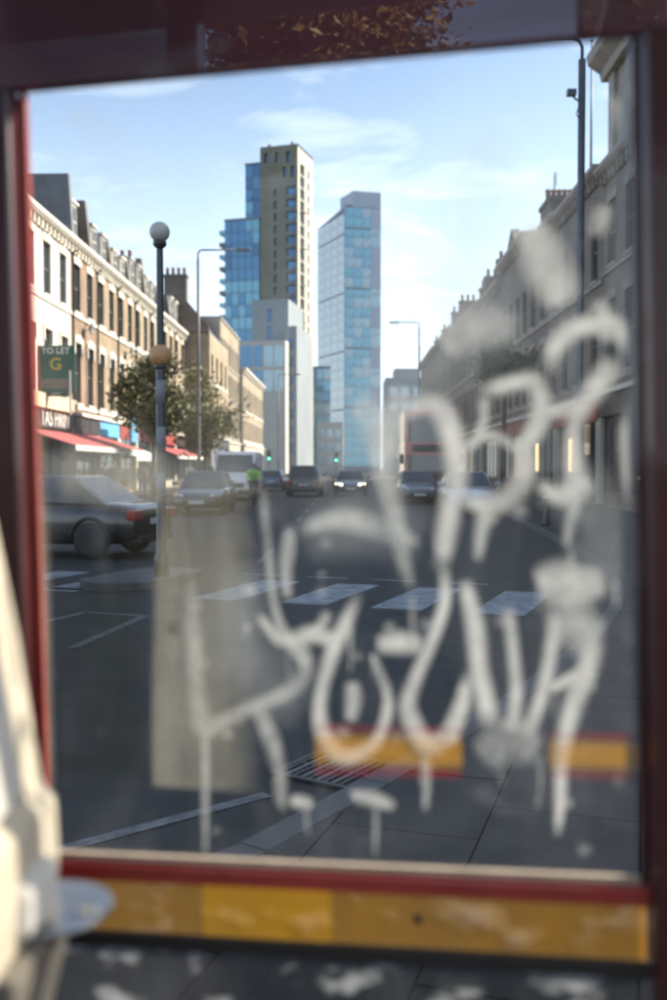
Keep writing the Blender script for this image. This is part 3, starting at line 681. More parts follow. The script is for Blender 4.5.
def tpane(parent, wd, h, loc, mt, rz=0, name='window'):
    return place(name, cached(('tp', round(wd,2), round(h,2), mt), lambda: (lambda m: (m.box(-wd/2,wd/2,0,.06,0,h), m.mesh('window', M[mt]))[1])(MB())), parent, loc, (0, 0, rz))
for a, b, c, d in front: tpane(T, b-a, d-c, (-4.9+(a+b)/2, .85, c), 'curtain' if rnd.random() < .6 else 'curtain_c')
for a, b, c, d in side: tpane(T, b-a, d-c, (4.903-.85, (a+b)/2, c), 'curtain_c' if rnd.random() < .6 else 'pane', R(90))
for k in range(24):
    z = 2.0+k*fl
    if z < top-9: boxpart('balcony_rail', M['mullion'], T, 1.85, 4.35, -.06, -.01, z-.05, z+.55)
    if k % 3 == 0: boxpart('balcony', M['tower_cream'], T, 4.91, 5.9, 2.0, 4.6, z-.3, z-.05)
for x in (-3.0, 3.0): boxpart('roof_vent', M['mullion'], T, x-.3, x+.3, 1.2, 2.2, top+.003, top+1.0)
boxpart('coping', M['mullion'], T, -5.0, 5.0, -.1, 12.1, top+.001, top+.35) if False else None
# glass wing in two heights
def glass_wing(x0, x1, z1, ncol, y0, depth, seed):
    r_ = random.Random(seed); m = MB(); m.box(x0, x1, y0+.15, y0+depth, 0, z1); m.build('wing_core', M['mullion'], T)
    dw = (x1-x0)/ncol; nfl = int(z1/fl)
    for k in range(nfl):
        for q in range(ncol):
            z = z1-(k+1)*fl
            if z < 20: continue
            tpane(T, dw-.16, fl-.18, (x0+(q+.5)*dw, y0, z+.09), r_.choice(['curtain','curtain','curtain','curtain_b','curtain_c'] if z > 45 else ['curtain','curtain_b','curtain_b','curtain']), name='glass_panel')
    bx = MB(); bx.box(x0-.05, x1+.0, y0-.08, y0+depth, z1+.002, z1+.5); bx.build('wing_coping', M['mullion'], T)
glass_wing(-9.0, -4.92, 76.6, 2, .3, 10, 3)
glass_wing(-14.2, -4.95, 63.0, 5, -.6, 9.5, 4)
for k in range(14):
    z = 62.2-k*fl; boxpart('balcony', M['mullion'] if k % 2 else M['curtain_b'], T, -16.0, -14.25, .2, 6, z-2.2, z-1.2)
# stepped grey block in front of the tower
Bk = empty('office_block', (-13.0,172,0), R(-10), 'stepped pale grey block at the foot of the cream tower', 'building')
m = MB(); ops = [(2.8,3.7,z,z+2.4) for z in (24.2,27.2)]; face_open(m, (-3.6,0,0), (1,0,0), (0,-1,0), 6.6, 0, 31.2, ops, .3); m.quad((-3.6,0,0),(-3.6,12,0),(-3.6,12,31.2),(-3.6,0,31.2)); m.quad((3,0,0),(3,12,0),(3,12,31.2),(3,0,31.2)); m.quad((-3.6,0,31.2),(3,0,31.2),(3,12,31.2),(-3.6,12,31.2)); m.quad((-3.6,12,0),(3,12,0),(3,12,31.2),(-3.6,12,31.2)); m.build('wall', M['pale_panel'], Bk)
for a, b, c, d in ops: tpane(Bk, b-a, d-c, (-3.6+(a+b)/2, .25, c), 'curtain_c')
m = MB(); m.box(-5.6,3.9,-6,-.01,0,23.2); m.build('lower_wing', M['tower_cream'], Bk)
for k in range(2):
    for q in range(5): tpane(Bk, 1.6, 3.6, (-4.6+q*1.85, -6.05, 18.8-k*4.2), 'curtain' if q < 3 else 'tower_pale2')
m = MB(); m.box(3.05,5.2,-3,10,0,26); m.build('stair_tower', M['pale_panel'], Bk)
for k in range(7): tpane(Bk, 1.0, 1.8, (4.1, -3.06, 4+k*3.0), 'curtain_c')

T2 = ptower('glass_tower', (-0.3,300,0), 0, 'pale blue glass tower with slanted top, standing alone in the street gap')
# footprint corners: A left-back, B near corner, C right
A_, B_, C_ = Vector((-8.7,20)), Vector((0,0)), Vector((11.2,2.6)); D_ = A_+(C_-B_)
zt = 81.5
m = MB(); m.hexa([(A_.x,A_.y,0),(B_.x,B_.y,0),(C_.x,C_.y,0),(D_.x,D_.y,0),(A_.x,A_.y,zt-2.0),(B_.x,B_.y,zt),(C_.x,C_.y,zt),(D_.x,D_.y,zt-2)]); m.build('core', M['mullion'], T2)
def panelled(P0, P1, ncol, nrow, z0, z1, mats, gap=.10, every=6, name='glass_panel', drop=0):
    e = (P1-P0); W_ = e.length; e.normalize(); n = Vector((e.y, -e.x)); dw = W_/ncol; dz = (z1-z0)/nrow; ang = math.atan2(e.y, e.x)
    for j in range(nrow):
        for i in range(ncol):
            g2 = .55 if (j+1) % every == 0 else gap
            p = P0+e*(i+.5)*dw+n*.12
            tpane(T2, dw-gap, dz-g2, (p.x, p.y, z0+j*dz), rnd.choice(mats), ang, name)
panelled(A_, B_, 4, 26, 2.0, zt-2.2, ['tower_pale'])
E_ = B_+(C_-B_)*.72
panelled(B_, E_, 3, 26, 2.0, zt-.2, ['curtain_b','curtain_b','curtain_b','tower_pale2'])
panelled(E_, C_, 1, 13, 2.0, zt-.2, ['tower_lav','tower_lav','tower_pale2'], .08, 99)
m = MB(); p0 = B_+(C_-B_)*.25+Vector((-.2,5)); q0 = C_+Vector((-.05,.4)); m.hexa([(p0.x,p0.y,zt-1),(q0.x,q0.y,zt-1),(q0.x-4,q0.y+9,zt-1),(p0.x-4,p0.y+9,zt-1),(p0.x,p0.y,87.8),(q0.x,q0.y,86.4),(q0.x-4,q0.y+9,86.4),(p0.x-4,p0.y+9,87.8)]); m.build('roof_box', M['tower_lav'], T2)
boxpart('roof_rail', M['mullion'], T2, .2, 2.4, 2.0, 2.2, zt+.02, zt+1.1)
# low buildings between the towers
Lw = empty('office_block', (-5.2,226,0), 0, 'low white block between the two towers behind the far traffic light', 'building')
boxpart('wall', M['tower_cream'], Lw, -1.4, 4.6, 0, 14, 0, 12.2); 
for k in range(3):
    for q in range(3): tpane(Lw, 1.3, 1.9, (-.3+q*1.9, -.08, 2.2+k*3.2), 'tower_pale2')
Lw = empty('office_block', (-8.5,268,0), 0, 'narrow teal glass block squeezed left of the pale glass tower', 'building')
boxpart('wall', M['mullion'], Lw, -1.5, 4.4, 0, 14, 0, 29.5)
for k in range(9):
    for q in range(3): tpane(Lw, 1.8, 2.9, (-.5+q*1.96, -.08, .6+k*3.15), rnd.choice(['tower_pale2','curtain_b','curtain']), name='glass_panel')
Lw = empty('office_block', (8.4,205,0), 0, 'pale distant block at the end of the street right of the glass tower', 'building')
boxpart('wall', M['pale_panel'], Lw, 0, 11, 0, 14, 0, 20.5); boxpart('plant_room', M['pale_panel'], Lw, 2, 7, 2, 10, 20.502, 22.6)
for k in range(5):
    for q in range(4): tpane(Lw, 1.7, 2.0, (1.6+q*2.5, -.08, 3.0+k*3.4), 'tower_pale2')

# ------------------------------------------------------------------ street furniture
bc = empty('beacon', (-2.47,13.0,0), R(20), 'striped crossing beacon with amber globe and a white globe lamp on top', 'beacon')
m = MB(); m.lathe([(.10,0),(.10,.25),(.065,.32),(.060,2.75),(.05,2.8),(.045,4.32),(.04,4.40)], 16); m.build('pole', M['black_paint'], bc)
for k in range(4):
    m = MB(); m.lathe([(.064,.45+k*.62),(.064,.76+k*.62)], 16); m.build('white_band', M['beacon_band'], bc)
def globe(name, z, r, mt):
    m = MB(); m.lathe([(max(.002, r*math.sin(math.pi*i/14)), z-r*math.cos(math.pi*i/14)) for i in range(15)], 22); return m.build(name, M[mt], bc)
globe('amber_globe', 2.95, .15, 'amber'); globe('lamp_globe', 4.585, .135, 'opal')
m = MB(); m.lathe([(.05,4.37),(.09,4.41),(.09,4.46),(.05,4.48)], 16); m.build('collar', M['black_paint'], bc)
m = MB(); m.lathe([(.055,2.76),(.08,2.78),(.08,2.82),(.05,2.84)], 16); m.build('collar', M['black_paint'], bc)
# refuge island under the beacon
isl = MB(); isl.prism([(math.cos(a)*.55+(.5 if math.cos(a) > 0 else -.5), math.sin(a)*.55) for a in [2*math.pi*i/24 for i in range(24)]], -.02, .10, 'z')
isl.build('traffic_island', M['kerb'], None, (-2.75,13.15,0), (0,0,R(70)))
tag(bpy.data.objects['traffic_island'], kind='structure')
bc.location.z = 0.10

def lamp(loc, H, rz, label, arm=1.6, heavy=False, cctv=False):
    l = empty('street_lamp', loc, rz, label, 'street lamp', 'street lamps')
    r = .075 if heavy else .085
    m = MB(); m.lathe([(r*1.6,0),(r*1.6,1.2),(r*1.05,1.3),(r,H*.55),(r*.8 if not heavy else r,H-.25)], 14); m.build('column', M['pole_grey'], l)
    m = MB(); m.tube([(0,0,H-.3),(0,0,H),(-.06,0,H+.14),(-.2,0,H+.2),(-arm,0,H+.2)], .035 if heavy else .045, 8); m.build('arm', M['pole_grey'], l)
    m = MB(); m.hexa([(-arm-.75,-.13,H+.12),(-arm+.05,-.13,H+.12),(-arm+.05,.13,H+.12),(-arm-.75,.13,H+.12),(-arm-.65,-.08,H+.27),(-arm,-.1,H+.27),(-arm,.1,H+.27),(-arm-.65,.08,H+.27)]); m.build('lantern', M['pole_grey'], l, bevel=.03)
    if cctv:
        m = MB(); m.tube([(0,0,H-1.1),(-.14,-.05,H-1.05),(-.2,-.08,H-1.0)], .02, 6); m.box(-.32,-.14,-.15,-.02,H-1.0,H-.88); m.tube([(-.05,-.02,H-1.15),(-.12,-.05,H-1.35),(-.05,-.02,H-1.45)], .012, 6); m.build('camera_unit', M['black_paint'], l)
    return l
lamp((4.78,20.0,PZ), 9.95, R(0), 'tall grey lamp column close on the right with a small camera bracket', 1.4, True, True)
lamp((-7.62,50.5,PZ), 12.5, R(180), 'thin grey street lamp on the sunlit pavement, arm reaching over the road', 2.0)
lamp((5.95,79,PZ), 13.0, R(0), 'small distant street lamp in front of the far shaded houses', 1.7)
lamp((-7.7,112,PZ), 12.0, R(180), 'very distant street lamp before the long tan block', 1.8)
def signal(loc, label):
    s = empty('traffic_light', loc, 0, label, 'traffic light', 'traffic lights')
    m = MB(); m.lathe([(.07,0),(.055,.3),(.055,2.2)], 12); m.build('post', M['pole_grey'], s)
    hd = boxpart('signal_head', M['black_paint'], s, -.18, .18, -.15, .10, 2.205, 3.25, .03)
    for k, mt_ in enumerate(('green_lit','black_rubber','black_rubber')):
        m = MB(); m.lathe([(.12,0),(.12,-.05),(.02,-.06)], 14, (0,-.152,2.40+k*.32), 'y'); m.build('lens', M[mt_], hd)
        m = MB(); m.tube([(-.12,-.16,2.40+k*.32),(-.085,-.26,2.485+k*.32),(0,-.28,2.52+k*.32),(.085,-.26,2.485+k*.32),(.12,-.16,2.40+k*.32)], .012, 5); m.build('hood', M['black_paint'], hd)
signal((-7.7,98,PZ), 'traffic light showing green beside the white van')
signal((-1.0,105,0), 'traffic light showing green in the middle of the road below the glass tower')
for k, (x, y_, lab) in enumerate(((4.75,15.3,'black pavement bollard nearest the crossing'), (5.05,24.5,'black pavement bollard beyond the tall lamp column'))):
    b = empty('bollard', (x,y_,PZ), 0, lab, 'bollard', 'black bollards on the shaded pavement')
    m = MB(); m.lathe([(.10,0),(.10,.08),(.075,.12),(.065,.8),(.085,.83),(.085,.88),(.06,.92),(.07,.97),(.05,1.03),(.005,1.05)], 14); m.build('post', M['black_paint'], b)
    m = MB(); m.lathe([(.0705,.70),(.0695,.76)], 14); m.build('white_band', M['pole_white'], b)

# ------------------------------------------------------------------ trees
def tree(name, loc, H, crown_r, crown_z, n, leafm, label, seed, leaf=.10, trunk_r=.12, squash=1.0, limbs=7, group='street trees'):
    r_ = random.Random(seed); t = empty(name, loc, 0, label, 'tree', group)
    m = MB(); base = crown_z-crown_r*squash*.8
    m.tube([(0,0,-.05),(.02,.01,base*.5),(.05,-.03,base),(0,.04,crown_z),(.03,0,crown_z+crown_r*squash*.6)], [trunk_r*1.25,trunk_r,trunk_r*.85,trunk_r*.5,trunk_r*.15], 9)
    tips = []
    for k in range(limbs):
        a = 2*math.pi*k/limbs+r_.uniform(-.4,.4); e = r_.uniform(.2,1.0); z0 = base+r_.uniform(-.1,.9)*crown_r*squash*.8; ln = crown_r*r_.uniform(.6,1.0)
        p1 = Vector((.03,0,z0)); p2 = p1+Vector((math.cos(a)*ln*.5,math.sin(a)*ln*.5,ln*.3*e+.1)); p3 = p1+Vector((math.cos(a)*ln,math.sin(a)*ln,ln*.8*e*squash)); m.tube([p1,p2,p3], [trunk_r*.45,trunk_r*.28,trunk_r*.08], 6); tips.append(p3); tips.append(p2)
    m.build('trunk', M['bark'], t)
    cl = [Vector(p)+Vector((r_.gauss(0,.15),r_.gauss(0,.15),r_.gauss(0,.15)))*crown_r for p in tips]
    for _ in range(limbs*3):
        th = r_.uniform(0, 2*math.pi); cz = r_.uniform(-.85,1); rr = math.sqrt(1-cz*cz*.9)*r_.uniform(.45,1.0); cl.append(Vector((math.cos(th)*rr*crown_r, math.sin(th)*rr*crown_r, crown_z+cz*crown_r*squash)))
    v = []; f = []
    for k in range(n):
        c = r_.choice(cl); s_ = crown_r*.20
        p = c+Vector((r_.gauss(0,s_),r_.gauss(0,s_),r_.gauss(0,s_*.8)))
        d = Vector((r_.gauss(0,1),r_.gauss(0,1),r_.gauss(0,.7))).normalized(); e = d.cross(Vector((r_.gauss(0,1),r_.gauss(0,1),r_.gauss(0,1)))).normalized(); ls = leaf*r_.uniform(.6,1.3)
        i = len(v); nrm = d.cross(e)*ls*.18
        v += [tuple(p-d*ls), tuple(p+e*ls*.5+nrm), tuple(p+d*ls), tuple(p-e*ls*.5+nrm)]; f.append((i,i+1,i+2,i+3))
    me = bpy.data.meshes.new('crown'); me.from_pydata(v, [], f); me.materials.append(M[leafm]); place('crown', me, t)
    return t
tree('street_tree', (-9.2,46.5,PZ), 6.5, 1.75, 4.75, 5200, 'leaf', 'dense dark green street tree just behind the crossing beacon', 11, .14)
tree('street_tree', (-9.3,64.0,PZ), 7.3, 2.1, 4.9, 4200, 'leaf_light', 'lighter olive street tree left of the white van', 12, .15, squash=1.25)
tree('street_tree', (7.6,47.0,PZ), 8, 1.25, 6.2, 3000, 'leaf', 'dark street tree against the shaded houses right of the bus', 14, .15)

# ------------------------------------------------------------------ vehicles
def wheel(parent, x, y, r, wd=.21):
    s = 1 if y > 0 else -1
    wme = cached(('tyre', r, wd), lambda: (lambda m: (m.lathe([(r*.64,-wd/2),(r*.93,-wd/2),(r,-wd*.32),(r,wd*.32),(r*.93,wd/2),(r*.64,wd/2)], 24, (0,0,0), 'y'), m.mesh('wheel', M['black_rubber']))[1])(MB()))
    def rimf():
        m = MB(); m.lathe([(.02,wd*.30),(r*.18,wd*.34),(r*.2,wd*.26)], 12, (0,0,0), 'y'); m.lathe([(r*.66,-wd*.2),(r*.66,wd*.44),(r*.58,wd*.40),(r*.56,wd*.1)], 24, (0,0,0), 'y')
        for k in range(5):
            a = 2*math.pi*k/5; c, s_ = math.cos(a), math.sin(a); q = r*.05
            m.hexa([(c*r*.1-s_*q,wd*.2,s_*r*.1+c*q),(c*r*.1+s_*q,wd*.2,s_*r*.1-c*q),(c*r*.6+s_*q*1.5,wd*.2,s_*r*.6-c*q*1.5),(c*r*.6-s_*q*1.5,wd*.2,s_*r*.6+c*q*1.5),
                    (c*r*.1-s_*q,wd*.36,s_*r*.1+c*q),(c*r*.1+s_*q,wd*.36,s_*r*.1-c*q),(c*r*.6+s_*q*1.5,wd*.36,s_*r*.6-c*q*1.5),(c*r*.6-s_*q*1.5,wd*.36,s_*r*.6+c*q*1.5)])
        return m.mesh('rim', M['rim'])
    o = place('wheel', wme, parent, (x, y, r), (0, 0, 0 if s > 0 else math.pi))
    place('rim', cached(('rim', r, wd), rimf), o)
def loft(stations, name, mt, parent, sub=2):
    """stations: (x, half_width, z_bottom, z_side, z_top) rings of 12 points"""
    v = []; f = []
    for x, hw, zb, zs, ztp in stations:
        ring = [(-hw*.80,zb),(-hw*.97,zb+.10),(-hw,(zb+zs)/2),(-hw*.985,zs),(-hw*.86,ztp-.012),(-hw*.45,ztp+.01)]
        ring = ring+[(-a, b) for a, b in reversed(ring)]
        v += [(x, a, b) for a, b in ring]
    k = 12; n = len(stations)
    for i in range(n-1):
        for j in range(k): f.append((i*k+j, i*k+(j+1) % k, (i+1)*k+(j+1) % k, (i+1)*k+j))
    f.append(tuple(range(k))); f.append(tuple((n-1)*k+j for j in range(k)))
    me = bpy.data.meshes.new(name); me.from_pydata(v, [], f); bm = bmesh.new(); bm.from_mesh(me); bmesh.ops.recalc_face_normals(bm, faces=bm.faces); bm.to_mesh(me); bm.free()
    me.materials.append(M[mt]); me.polygons.foreach_set('use_smooth', [True]*len(me.polygons)); o = place(name, me, parent)
    s = o.modifiers.new('smooth', 'SUBSURF'); s.levels = sub; s.render_levels = sub
    return o
def inset_quad(P, t, off):
    c = sum((Vector(p) for p in P), Vector())/4; n = (Vector(P[1])-Vector(P[0])).cross(Vector(P[3])-Vector(P[0])).normalized()
    if n.dot(c-Vector((0,0,.9))) < 0: n = -n
    return [Vector(p)+(c-Vector(p)).normalized()*t+n*off for p in P], n
def glassquad(name, P, parent, t=.07, mt='car_glass'):
    Q, n = inset_quad(P, t, .006); m = MB(); m.hexa([q-n*.012 for q in Q]+list(Q)); return m.build(name, M[mt], parent)
def car(loc, heading, paint, label, style='saloon', lit=False, wd=1.76, group='cars on the road'):
    c = empty('car', loc, heading, label, 'car', group)
    hw = wd/2; L_ = 4.4 if style == 'saloon' else 4.0 if style == 'hatch' else 4.6
    H = 1.44 if style != 'suv' else 1.72; bz = .92 if style != 'suv' else 1.05; f = L_/2; b = -L_/2
    deck = bz+.02
    st = [(b,hw*.72,.34,.62,.74),(b+.05,hw*.90,.26,.80,deck-.05),(b+.35,hw*.98,.22,.82,deck+.02),(b+.9,hw,.2,.84,deck+.03),(0,hw,.19,.84,deck+.02),(f-1.45,hw,.2,.82,deck),(f-.9,hw*.99,.2,.76,deck-.07),(f-.35,hw*.94,.22,.68,deck-.16),(f-.08,hw*.82,.26,.58,deck-.30),(f,hw*.66,.34,.5,.60)]
    body = loft(st, 'body', paint, c)
    xa = f-1.25 if style != 'suv' else f-1.1; xb = xa-.72; xd = b+(.55 if style == 'saloon' else .10); xc = xd+(.75 if style == 'saloon' else .40)
    zb0 = deck-.03; hb = hw*.90; hr = hw*.70
    P = dict(fa=(xa,-hb,zb0), fb=(xa,hb,zb0), ra=(xd,-hb,zb0), rb=(xd,hb,zb0), tfa=(xb,-hr,H), tfb=(xb,hr,H), tra=(xc,-hr,H-.03), trb=(xc,hr,H-.03))
    m = MB(); m.hexa([P['ra'],P['fa'],P['fb'],P['rb'],P['tra'],P['tfa'],P['tfb'],P['trb']]); m.build('cabin', M[paint], c, bevel=.05)
    glassquad('windscreen', [P['fa'],P['fb'],P['tfb'],P['tfa']], c, .09); glassquad('rear_window', [P['rb'],P['ra'],P['tra'],P['trb']], c, .12)
    for s_, (A0, A1, B0, B1) in (('a', ('ra','fa','tra','tfa')), ('b', ('rb','fb','trb','tfb'))):
        a0, a1, b0, b1 = (Vector(P[k]) for k in (A0, A1, B0, B1)); mid0 = a0.lerp(a1,.47); mid1 = b0.lerp(b1,.46)
        glassquad('side_window', [a0,mid0,mid1,b0], c, .10); glassquad('side_window', [mid0,a1,b1,mid1], c, .10)
    r = .32 if style != 'suv' else .36
    for x in (b+.82, f-.88):
        for s_ in (-1, 1):
            wheel(c, x, s_*(hw-.10), r)
            m = MB(); m.tube([(x+(r+.05)*math.cos(a), s_*(hw-.01), r+(r+.05)*math.sin(a)) for a in [math.pi*i/10 for i in range(11)]], .035, 6); m.build('wheel_arch', M['black_rubber'], c)
    for s_ in (-1, 1):
        m = MB(); m.hexa([(f-.42,s_*hw*.92,.60),(f-.06,s_*hw*.62,.58),(f-.02,s_*hw*.50,.60),(f-.30,s_*hw*.5,.60),(f-.50,s_*hw*.93,.72),(f-.16,s_*hw*.68,.70),(f-.12,s_*hw*.52,.70),(f-.36,s_*hw*.5,.72)]); m.build('headlight', M['lamp_lit'] if lit else M['lamp_glass'], c, bevel=.015)
        m = MB(); m.box(b-.02,b+.16,min(s_*hw*.60,s_*hw*.93),max(s_*hw*.60,s_*hw*.93),.66,.84); m.build('tail_light', M['tail_red'], c, bevel=.03)
        m = MB(); m.hexa([(xa-.42,s_*(hw-.03),deck+.02),(xa-.22,s_*(hw-.03),deck+.02),(xa-.25,s_*(hw+.18),deck+.03),(xa-.38,s_*(hw+.18),deck+.03),(xa-.42,s_*(hw-.03),deck+.14),(xa-.24,s_*(hw-.03),deck+.14),(xa-.27,s_*(hw+.17),deck+.17),(xa-.38,s_*(hw+.17),deck+.17)]); m.build('mirror', M[paint], c, bevel=.02)
    boxpart('grille', M['black_rubber'], c, f-.10, f+.012, -hw*.42, hw*.42, .36, .52, .01)
    boxpart('number_plate', M['plate'], c, f+.008, f+.022, -.26, .26, .38, .49); boxpart('number_plate', M['plate'], c, b-.03, b-.012, -.26, .26, .58, .69)
    boxpart('bumper', M['black_rubber'], c, b-.025, b+.2, -hw*.72, hw*.72, .27, .40, .02)
    return c
TO, AW = R(-90), R(90)        # heading towards us / away from us
car((-5.45,17.6,0), R(165), 'car_black', 'black saloon car close on the left beyond the crossing, rear to the right', 'saloon')
car((-4.85,33.5,0), TO, 'car_black', 'small black car standing in front of the white van', 'hatch')
car((.27,54.2,0), TO, 'car_navy', 'dark car with yellow headlights lit in mid road', 'hatch', lit=True)
car((-2.25,54.5,0), AW, 'car_grey', 'dark grey tall car left of the lit headlights', 'suv', wd=1.95)
car((-5.0,67.0,0), AW, 'car_blue', 'blue car glimpsed right of the white van', 'hatch')
car((3.15,43.0,0), TO, 'car_grey', 'dark grey car just ahead of the red bus', 'hatch')
car((4.15,33.4,0), TO, 'car_silver', 'silver car by the right kerb under the spray paint', 'saloon')
car((-6.3,80.0,0), TO, 'car_navy', 'navy car parked far along the sunlit pavement', 'hatch')

def boxy(name, loc, heading, label, cat, group, L_, wd, H, prof, paint):
    c = empty(name, loc, heading, label, cat, group)
    m = MB(); m.prism(prof, -wd/2, wd/2, 'y'); m.build('body', M[paint], c, bevel=.09)
    return c
v = boxy('van', (-5.35,48.6,0), TO, 'white panel van parked facing the camera beyond the black car', 'van', None, 5.2, 1.98, 2.35,
         [(-2.6,.32),(-2.6,2.28),(-2.45,2.35),(1.1,2.35),(1.35,2.25),(1.95,1.28),(2.5,1.06),(2.62,.9),(2.62,.32)], 'car_white')
glassquad('windscreen', [(1.95,-.95,1.28),(1.95,.95,1.28),(1.38,.90,2.2),(1.38,-.90,2.2)], v, .06)
boxpart('grille', M['black_rubber'], v, 2.58, 2.635, -.55, .55, .62, .84, .02); boxpart('bumper', M['black_rubber'], v, 2.45, 2.68, -.94, .94, .30, .52, .04)
boxpart('number_plate', M['plate'], v, 2.682, 2.695, -.26, .26, .40, .51)
for s_ in (-1, 1):
    boxpart('headlight', M['lamp_glass'], v, 2.40, 2.63, min(s_*.62,s_*.97), max(s_*.62,s_*.97), .70, .96, .04)
    boxpart('mirror', M['black_rubber'], v, 1.65, 1.80, min(s_*1.02,s_*1.24), max(s_*1.02,s_*1.24), 1.30, 1.62, .03)
    glassquad('side_window', [(.7,s_*.985,1.3),(1.75,s_*.985,1.3),(1.3,s_*.985,2.05),(.7,s_*.985,2.05)], v, .05)
    for x in (-1.7, 1.65): wheel(v, x, s_*.90, .34)
bus = boxy('bus', (4.05,51.5,0), TO, 'red double-decker bus coming towards the camera beside the shaded houses', 'bus', None, 10.8, 2.5, 4.38,
           [(-5.4,.30),(-5.4,4.25),(-5.2,4.38),(5.1,4.38),(5.32,4.2),(5.4,2.3),(5.4,.30)], 'bus_red')
glassquad('upper_windscreen', [(5.386,-1.15,2.75),(5.386,1.15,2.75),(5.330,1.15,4.08),(5.330,-1.15,4.08)], bus, .04)
glassquad('windscreen', [(5.402,-1.15,1.02),(5.402,1.15,1.02),(5.402,1.15,2.18),(5.402,-1.15,2.18)], bus, .04)
ds = boxpart('destination_display', M['black_rubber'], bus, 5.385, 5.42, -.9, .9, 2.30, 2.66, .01)
for s_ in (-1, 1):
    boxpart('headlight', M['lamp_glass'], bus, 5.36, 5.43, min(s_*.75,s_*1.12), max(s_*.75,s_*1.12), .62, .84, .03)
    boxpart('mirror', M['black_rubber'], bus, 5.45, 5.58, min(s_*1.3,s_*1.5), max(s_*1.3,s_*1.5), 1.75, 2.2, .03)
    for x in (-3.4, 2.7): wheel(bus, x, s_*1.12, .48, .28)
    for k in range(6):
        for z0, z1 in ((1.15,2.05),(2.85,3.85)): boxpart('side_window', M['car_glass'], bus, -4.9+k*1.62, -3.42+k*1.62, min(s_*1.245,s_*1.262), max(s_*1.245,s_*1.262), z0, z1)
boxpart('number_plate', M['plate'], bus, 5.402, 5.42, -.26, .26, .42, .53); boxpart('bumper', M['black_rubber'], bus, 5.25, 5.44, -1.2, 1.2, .31, .40)

# ------------------------------------------------------------------ people
def skinned(name, joints, edges, mt, parent, root=0, sub=1):
    me = bpy.data.meshes.new(name); me.from_pydata([j[0] for j in joints], edges, []); o = place(name, me, None)
    sm = o.modifiers.new('skin', 'SKIN'); sm.use_smooth_shade = True; ss = o.modifiers.new('sub', 'SUBSURF'); ss.levels = sub; ss.render_levels = sub
    for i, j in enumerate(joints):
        r = j[1]; me.skin_vertices[0].data[i].radius = (r, r) if not isinstance(r, tuple) else r
        me.skin_vertices[0].data[i].use_root = (i == root)
    dg = bpy.context.evaluated_depsgraph_get(); m2 = bpy.data.meshes.new_from_object(o.evaluated_get(dg)); bpy.data.objects.remove(o); m2.name = name
    m2.materials.clear(); m2.materials.append(M[mt]); m2.polygons.foreach_set('use_smooth', [True]*len(m2.polygons))
    return place(name, m2, parent)
def person(loc, rz, label, top, trousers, J, group='people on the pavement', skirt=False, bag=None):
    """J: joint positions in metres, facing +y"""
    p = empty('person', loc, rz, label, 'person', group)
    k = lambda n, r: (J[n], r)
    # continuous skin body
    js = [k('pelvis',.11),k('waist',.10),k('chest',.12),k('neck',.055),k('head',.085),k('crown',.075)]
    ed = [(0,1),(1,2),(2,3),(3,4),(4,5)]
    for s in ('l', 'r'):
        i = len(js); js += [k('sh_'+s,.055),k('el_'+s,.042),k('wr_'+s,.032),k('ha_'+s,.03)]; ed += [(2,i),(i,i+1),(i+1,i+2),(i+2,i+3)]
        fdir = (Vector(J['ha_'+s])-Vector(J['wr_'+s])).normalized(); side = Vector((1,0,0))
        for q in range(4):
            a = Vector(J['ha_'+s])+side*(q-1.5)*.02; n0 = len(js); js += [(tuple(a+fdir*.03),.009),(tuple(a+fdir*(.075-.008*abs(q-1.5))+Vector((0,.015,0))),.008)]; ed += [(i+3,n0),(n0,n0+1)]
        n0 = len(js); js += [(tuple(Vector(J['ha_'+s])+side*(.04 if s == 'l' else -.04)+fdir*.02+Vector((0,.02,0))),.010)]; ed += [(i+2,n0)]
        i = len(js); js += [k('hip_'+s,.085),k('kn_'+s,.058),k('an_'+s,.042),k('to_'+s,.04)]; ed += [(0,i),(i,i+1),(i+1,i+2),(i+2,i+3)]
    b = skinned('body', js, ed, 'skin', p)
    js = [k('waist',(.155,.115)),k('chest',(.175,.125)),(tuple(Vector(J['neck'])-Vector((0,0,.05))),.08)]; ed = [(0,1),(1,2)]
    js.insert(0, (tuple(Vector(J['pelvis'])+Vector((0,0,-.02))),(.16,.12))); ed = [(0,1),(1,2),(2,3)]
    for s in ('l', 'r'):
        i = len(js); js += [k('sh_'+s,.075),k('el_'+s,.060),k('wr_'+s,.050)]; ed += [(2,i),(i,i+1),(i+1,i+2)]
    skinned('jacket', js, ed, top, p)
    js = [k('pelvis',(.150,.115))]; ed = []
    for s in ('l', 'r'):
        i = len(js); js += [k('hip_'+s,.105),k('kn_'+s,.078),k('an_'+s,.062)]; ed += [(0,i),(i,i+1),(i+1,i+2)]
    skinned('trousers', js, ed, trousers, p)
    for s in ('l', 'r'): skinned('shoe', [k('an_'+s,.052),k('to_'+s,.05)], [(0,1)], 'cloth_black', p)
    hd = Vector(J['head']); m = MB(); m.lathe([(.002,.115),(.06,.10),(.092,.05),(.098,0),(.088,-.05),(.07,-.08)], 14, (hd.x, hd.y-.022, hd.z+.045)); m.build('hair', M['hair'], p)
    fm = MB(); fw = hd+Vector((0,.083,0)); fm.tube([fw+Vector((0,0,.02)),fw+Vector((0,.025,-.02)),fw+Vector((0,.005,-.03))], [.009,.014,.01], 6); fm.build('nose', M['skin'], p)
    return p
